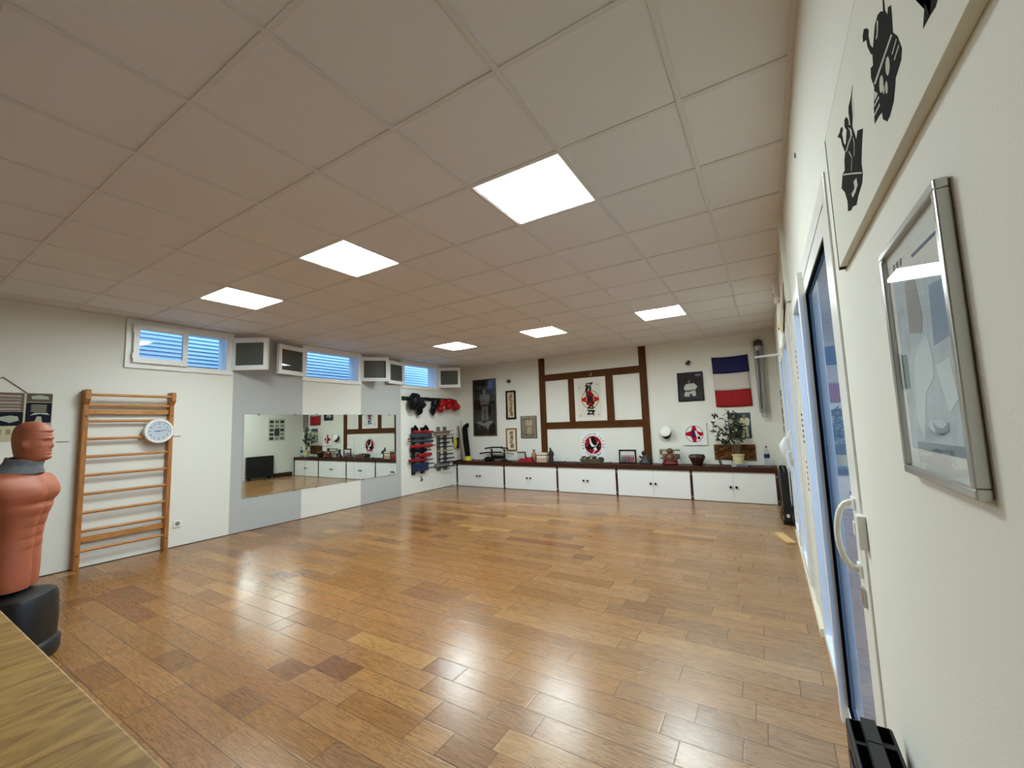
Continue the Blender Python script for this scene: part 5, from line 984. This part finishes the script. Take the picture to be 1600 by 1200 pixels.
# white towel on the window handle
rings = []
for j in range(12):
    s = j / 11; r_ = 0.02 + 0.030 * math.sin(PI * min(1, s * 1.15)) ; rings.append([(1.565 + (r_ * (0.8 + 0.25 * math.sin(3 * k + s * 9))) * math.cos(2 * PI * k / 14) - 0.02 * math.sin(s * 5), 4.05 + r_ * 1.2 * math.sin(2 * PI * k / 14), 1.19 - 0.27 * s) for k in range(14)])
mb = MB(); mb.loft(rings, 0, True, True); mb.tube([(1.58, 4.05, 1.18), (1.60, 4.05, 1.25), (1.633, 4.05, 1.25)], [0.02, 0.012, 0.012], 8); tag(build('white_towel', mb, mat('towel', (232, 234, 236), 0.9)), 'white knotted towel hanging beside the right wall windows', 'towel')
# wall calendar poster seen in the mirror
t = thing('photo_collage', 'white poster with a grid of small photographs on the right wall, seen in the mirror', 'poster', WR(6.6, 1.13, 0))
mb = MB(); wbox(mb, 'R', 6.33, 6.87, 1.13, 1.83, 0.001, 0.01); build('sheet', mb, flatc((206, 206, 196)), t)
mb = MB(); rr = random.Random(2)
for k, (a_, c_) in enumerate([(x, z) for x in range(3) for z in range(5)]):
    if a_ == 1 and c_ in (1, 2): continue
    u_ = 6.37 + a_ * 0.165; v_ = 1.16 + c_ * 0.13; wpoly(mb, 'R', [(u_, v_), (u_ + 0.125, v_), (u_ + 0.125, v_ + 0.09), (u_, v_ + 0.09)], 0.01, rr.randint(0, 2))
wpoly(mb, 'R', [(6.52, 1.28), (6.68, 1.28), (6.68, 1.52), (6.52, 1.52)], 0.01, 0); build('photo_grid', mb, [flatc((70, 72, 70)), flatc((120, 120, 114)), flatc((150, 150, 142))], t)

# black panel heaters
def heater(label, loc):
    x, y, z = loc; t = thing('panel_heater', label, 'heater', loc, 'black panel heaters on the right wall'); W_, L_ = 0.086, 0.78    # x: front at x-W_/2
    x0, x1, y0, y1 = x - W_ / 2, x + W_ / 2, y - L_ / 2, y + L_ / 2
    mb = MB(); mb.box(x0, x1, y0, y1, 0.06, 0.682); build('heater_body', mb, mat('heater_black', (22, 23, 23), 0.5, spec=0.3), t, bevel=0.006)
    mb = MB()
    n = 9; p = L_ / n
    for k in range(n):
        ya, yb = y0 + k * p + 0.004, y0 + (k + 1) * p - 0.010
        mb.box(x0 + 0.008, x0 + 0.026, ya, yb, 0.6822, 0.6835, 1); mb.box(x1 - 0.028, x1 - 0.008, ya + 0.02, yb + 0.014 if k < n - 1 else yb, 0.6822, 0.6835, 1)
        mb.box(x0 + 0.029, x1 - 0.031, y0 + k * p + 0.002, y0 + (k + 1) * p - 0.002, 0.6822, 0.690, 0)
    build('top_grille', mb, [mat('grille_grey', (50, 51, 50), 0.6, spec=0.2), mat('vent_black', (2, 2, 2), 0.95, spec=0.0)], t)
    mb = MB(); mb.box(x0 - 0.004, x0 - 0.0005, y0 + 0.05, y1 - 0.05, 0.34, 0.64); build('front_panel', mb, mat('heater_front', (28, 29, 31), 0.45, spec=0.3), t, bevel=0.002)
    for yy in (y0 + 0.08, y1 - 0.12):
        mb = MB(); mb.box(x0 - 0.01, x1 + 0.005, yy, yy + 0.04, 0.0, 0.06); build('foot', mb, BLACK, t, bevel=0.004)
    mb = MB(); mb.box(x0 + 0.03, x0 + 0.06, y0 - 0.002, y0 - 0.0004, 0.11, 0.15); build('rating_label', mb, flatc((214, 214, 204)), t)
    return t
h1 = heater('black panel heater close to the camera at the bottom right, beside the glass door', (1.575, 0.20, 0))
copy_tree(h1, (1.555, 6.07, 0), 'black panel heater far away by the right end of the cabinets')
mb = MB(); mb.tube([(1.55, 6.38, 0.2), (1.50, 6.45, 0.06), (1.48, 6.2, 0.012), (1.50, 5.9, 0.012), (1.60, 5.72, 0.012), (1.63, 5.7, 0.10)], 0.005, 6); tag(build('power_cord', mb, BLACK), 'thin black power cord trailing from the far heater', 'cord')
mb = MB(); mb.box(1.51, XR - 0.03, 6.50, 7.05, 0.0, 0.125); tag(build('wooden_block', mb, WORKTOP, bevel=0.003), 'low dark brown wooden step between the far heater and the cabinets', 'step')
mb = MB(); c0 = Vector((1.43, 5.0, 0.016)); ax_ = (Vector((1.53, 4.83, 0)) - Vector((1.42, 5.23, 0))); ax_ = ax_ / 2; sd = Vector((ax_.y, -ax_.x, 0)).normalized() * 0.045
mb.obox(Vector((1.49, 5.02, 0.012)), ax_, sd, Vector((0, 0, 0.011))); tag(build('wooden_batten', mb, wood('batten', (214, 178, 126), (190, 150, 98), 0.5)), 'short pale wooden batten lying on the floor by the right wall', 'batten')

# ================================================================== FOREGROUND TABLE
t = thing('wooden_table', 'light wooden table top at the bottom left corner close to the camera', 'table', (-0.75, -0.86, 0))
OAK = wood('table_wood', (186, 146, 78), (136, 100, 46), 0.5, (5.5, 1.6, 4), 2.6, dist=3.0)
mb = MB(); mb.box(-2.2, 0.78, -1.25, -0.455, 0.92, 0.95); build('table_top', mb, OAK, t, bevel=0.004)
for (x, y) in ((-2.1, -1.15), (-2.1, -0.55), (0.66, -1.15), (0.66, -0.55)):
    mb = MB(); mb.box(x - 0.03, x + 0.03, y - 0.03, y + 0.03, 0, 0.92); build('leg', mb, OAK, t, bevel=0.003)

# ================================================================== TRAINING DUMMY
DX, DY = -2.80, -0.063
TS, HDZ = 0.868, -0.122      # torso height factor and head drop
ang = math.radians(52); F = Vector((math.cos(ang), math.sin(ang), 0)); S = Vector((math.sin(ang), -math.cos(ang), 0))   # facing, and the dummy's right-hand side
t = thing('training_dummy', 'terracotta rubber torso training dummy on a black base at the far left', 'training dummy', (DX, DY, 0))
def g(x, s): return math.exp(-(x / s) ** 2)
def ring(z, hw, hd, off=0.0, p=2.3, n=56, bump=None):
    out = []
    for k in range(n):
        a = 2 * PI * k / n; c_, s_ = math.cos(a), math.sin(a)
        f = (abs(c_) ** p + abs(s_) ** p) ** (-1 / p); x = hw * c_ * f; y = hd * s_ * f + off      # x: side, y: front
        if bump: dx, dy = bump(x, y, a, z); x += dx; y += dy
        out.append(Vector((DX, DY, 0.46 + (z - 0.46) * TS)) + S * x + F * y)
    return out
def tb(x, y, a, z):
    fr = max(0, math.sin(a)); d = 0.0
    for s in (-1, 1): d += 0.030 * g(x - s * 0.095, 0.085) * g(z - 1.17, 0.075) * fr          # chest muscles
    d -= 0.016 * g(z - 1.075, 0.02) * fr * g(x, 0.19)                                            # under-chest crease
    d -= 0.012 * g(x, 0.014) * fr * (1 if z < 1.22 else 0.4)                                     # midline
    for zz in (0.98, 0.90, 0.82): d -= 0.007 * g(z - zz, 0.012) * fr * g(x, 0.11)
    for s in (-1, 1): d += 0.008 * g(x - s * 0.05, 0.04) * fr * (1 if 0.75 < z < 1.05 else 0)
    bk = max(0, -math.sin(a)); d -= 0.012 * bk * g(x, 0.09) * g(z - 1.2, 0.15) * -1
    return 0.0, d
prof = [(0.46, 0.138, 0.100, 0), (0.50, 0.145, 0.106, 0), (0.60, 0.150, 0.108, 0), (0.72, 0.150, 0.106, 0), (0.80, 0.152, 0.106, 0), (0.88, 0.160, 0.110, 0), (0.96, 0.176, 0.120, 0.002), (1.03, 0.198, 0.134, 0.004), (1.08, 0.212, 0.138, 0.006), (1.14, 0.236, 0.140, 0.006), (1.20, 0.256, 0.134, 0.0), (1.245, 0.258, 0.120, -0.004), (1.275, 0.238, 0.106, -0.008), (1.295, 0.185, 0.092, -0.012), (1.31, 0.135, 0.08, -0.012), (1.325, 0.092, 0.072, -0.010), (1.345, 0.072, 0.070, -0.006), (1.37, 0.066, 0.068, 0.0), (1.39, 0.064, 0.068, 0.006)]
def interp(tab, z):
    for i in range(len(tab) - 1):
        a, b_ = tab[i], tab[i + 1]
        if a[0] <= z <= b_[0]:
            s = (z - a[0]) / (b_[0] - a[0]); return [a[j] + (b_[j] - a[j]) * s for j in range(1, len(a))]
    return list(tab[-1][1:])
HA = math.radians(-14)                       # the head is turned a little further to its left
HF = Vector((math.cos(ang - HA * 0 + math.radians(6)), math.sin(ang + math.radians(6)), 0)); HS = Vector((HF.y, -HF.x, 0))
# head rings: z, half width, front reach, back reach
hp = [(1.385, 0.060, 0.070, 0.068), (1.398, 0.062, 0.098, 0.078), (1.41, 0.064, 0.108, 0.086), (1.425, 0.068, 0.108, 0.093), (1.45, 0.073, 0.106, 0.10), (1.48, 0.077, 0.104, 0.106), (1.51, 0.080, 0.102, 0.111), (1.54, 0.081, 0.104, 0.113), (1.57, 0.080, 0.104, 0.112), (1.60, 0.076, 0.096, 0.105), (1.62, 0.068, 0.084, 0.093), (1.636, 0.052, 0.064, 0.072), (1.648, 0.03, 0.036, 0.042), (1.652, 0.006, 0.006, 0.01)]
def head_ring(z, n=56):
    hw, ff, bb = interp(hp, z); out = []
    for k in range(n):
        a = 2 * PI * k / n; c_, s_ = math.cos(a), math.sin(a); x = hw * c_; y = (ff if s_ > 0 else bb) * s_; fr = max(0, s_); d = 0
        zz = z
        d += 0.013 * g(x, 0.014) * g(z - 1.483, 0.015) * fr + 0.009 * g(x, 0.011) * g(z - 1.506, 0.024) * fr     # nose
        for s in (-1, 1):
            d -= 0.015 * g(x - s * 0.032, 0.016) * g(z - 1.517, 0.011) * fr      # eye sockets
            d += 0.005 * g(x - s * 0.032, 0.008) * g(z - 1.514, 0.005) * fr      # eyes
            d += 0.004 * g(x - s * 0.052, 0.014) * g(z - 1.485, 0.014) * fr      # cheekbones
        d += 0.012 * g(x, 0.055) * g(z - 1.537, 0.009) * fr                      # brow ridge
        d -= 0.005 * g(x, 0.026) * g(z - 1.445, 0.003) * fr                     # mouth line
        d += 0.004 * g(x, 0.020) * (g(z - 1.453, 0.006) + g(z - 1.437, 0.006)) * fr
        d -= 0.005 * g(x, 0.03) * g(z - 1.425, 0.006) * fr; d += 0.007 * g(x, 0.022) * g(z - 1.408, 0.010) * fr
        d += 0.010 * g(x, 0.06) * g(z - 1.588, 0.007) * fr - 0.006 * g(x, 0.06) * g(z - 1.573, 0.006) * fr     # moulded hairline
        sx_ = 0.0
        if abs(s_ + 0.05) < 0.35: sx_ = (1 if c_ > 0 else -1) * 0.020 * g(s_ + 0.08, 0.17) * g(z - 1.495, 0.024) - (1 if c_ > 0 else -1) * 0.006 * g(s_ + 0.05, 0.08) * g(z - 1.495, 0.012)
        out.append(Vector((DX, DY, zz + HDZ)) + F * 0.04 + HS * (x + sx_) + HF * (y * 0.86 + d + 0.012))
    return out
rings = []; z = 0.46
while z < 1.38:
    hw, hd, off = interp(prof, z); rings.append(ring(z, hw, hd, off, 2.25 if z < 1.28 else 2.0, bump=tb)); z += 0.0125 if z > 0.7 else 0.03
z = 1.387
while z < 1.6515: rings.append(head_ring(z)); z += 0.0042
rings.append(head_ring(1.652))
mb = MB(); mb.loft(rings, 0, True, True)
SKIN = mat('rubber_skin', (166, 92, 62), 0.55, noise=0.1, scale=5, bump=0.15, bscale=40)
torso = build('torso', mb, SKIN, t)
# cloth collar
rings = []
for (z, rw, rd, tilt) in ((1.322, 0.125, 0.104, 0.0), (1.335, 0.116, 0.104, 0), (1.355, 0.095, 0.096, 0), (1.375, 0.084, 0.09, 0), (1.40, 0.084, 0.09, 0), (1.405, 0.078, 0.084, 0)):
    z += HDZ; rings.append([Vector((DX, DY, z + 0.016 * math.cos(2 * PI * k / 40 + PI / 2) * -1 * -1 + 0.004 * math.sin(5 * 2 * PI * k / 40))) + S * rw * math.cos(2 * PI * k / 40) + F * (rd * math.sin(2 * PI * k / 40) + 0.002 + 0.25 * max(0, z - HDZ - 1.322)) for k in range(40)])
mb = MB(); mb.loft(rings, 0, False, True); build('neck_cloth', mb, mat('neck_cloth', (104, 108, 110), 0.8, noise=0.25, scale=40), t)
# pole and black water-filled base
mb = MB(); mb.lathe((DX, DY, 0.40), [(0.055, 0), (0.06, 0.06)], 20); mb.lathe((DX, DY, 0.435), [(0.09, 0), (0.095, 0.026)], 28); build('pole', mb, BLACK, t)
def sq(r, z, p=3.2, n=48):
    out = []
    for k in range(n):
        a = 2 * PI * k / n; c_, s_ = math.cos(a), math.sin(a); f = (abs(c_) ** p + abs(s_) ** p) ** (-1 / p); out.append(Vector((DX, DY, z)) + S * c_ * f * r + F * s_ * f * r)
    return out
mb = MB(); mb.loft([sq(0.215, 0.0, 2.6), sq(0.225, 0.02, 2.6), sq(0.225, 0.095, 2.6), sq(0.215, 0.11, 2.6), sq(0.205, 0.115, 2.8), sq(0.205, 0.25, 3.0), sq(0.198, 0.38, 3.0), sq(0.188, 0.41, 3.0), sq(0.16, 0.425, 2.8), sq(0.10, 0.44, 2.2)], 0, True, True)
build('base', mb, mat('base_black', (18, 20, 21), 0.4), t)
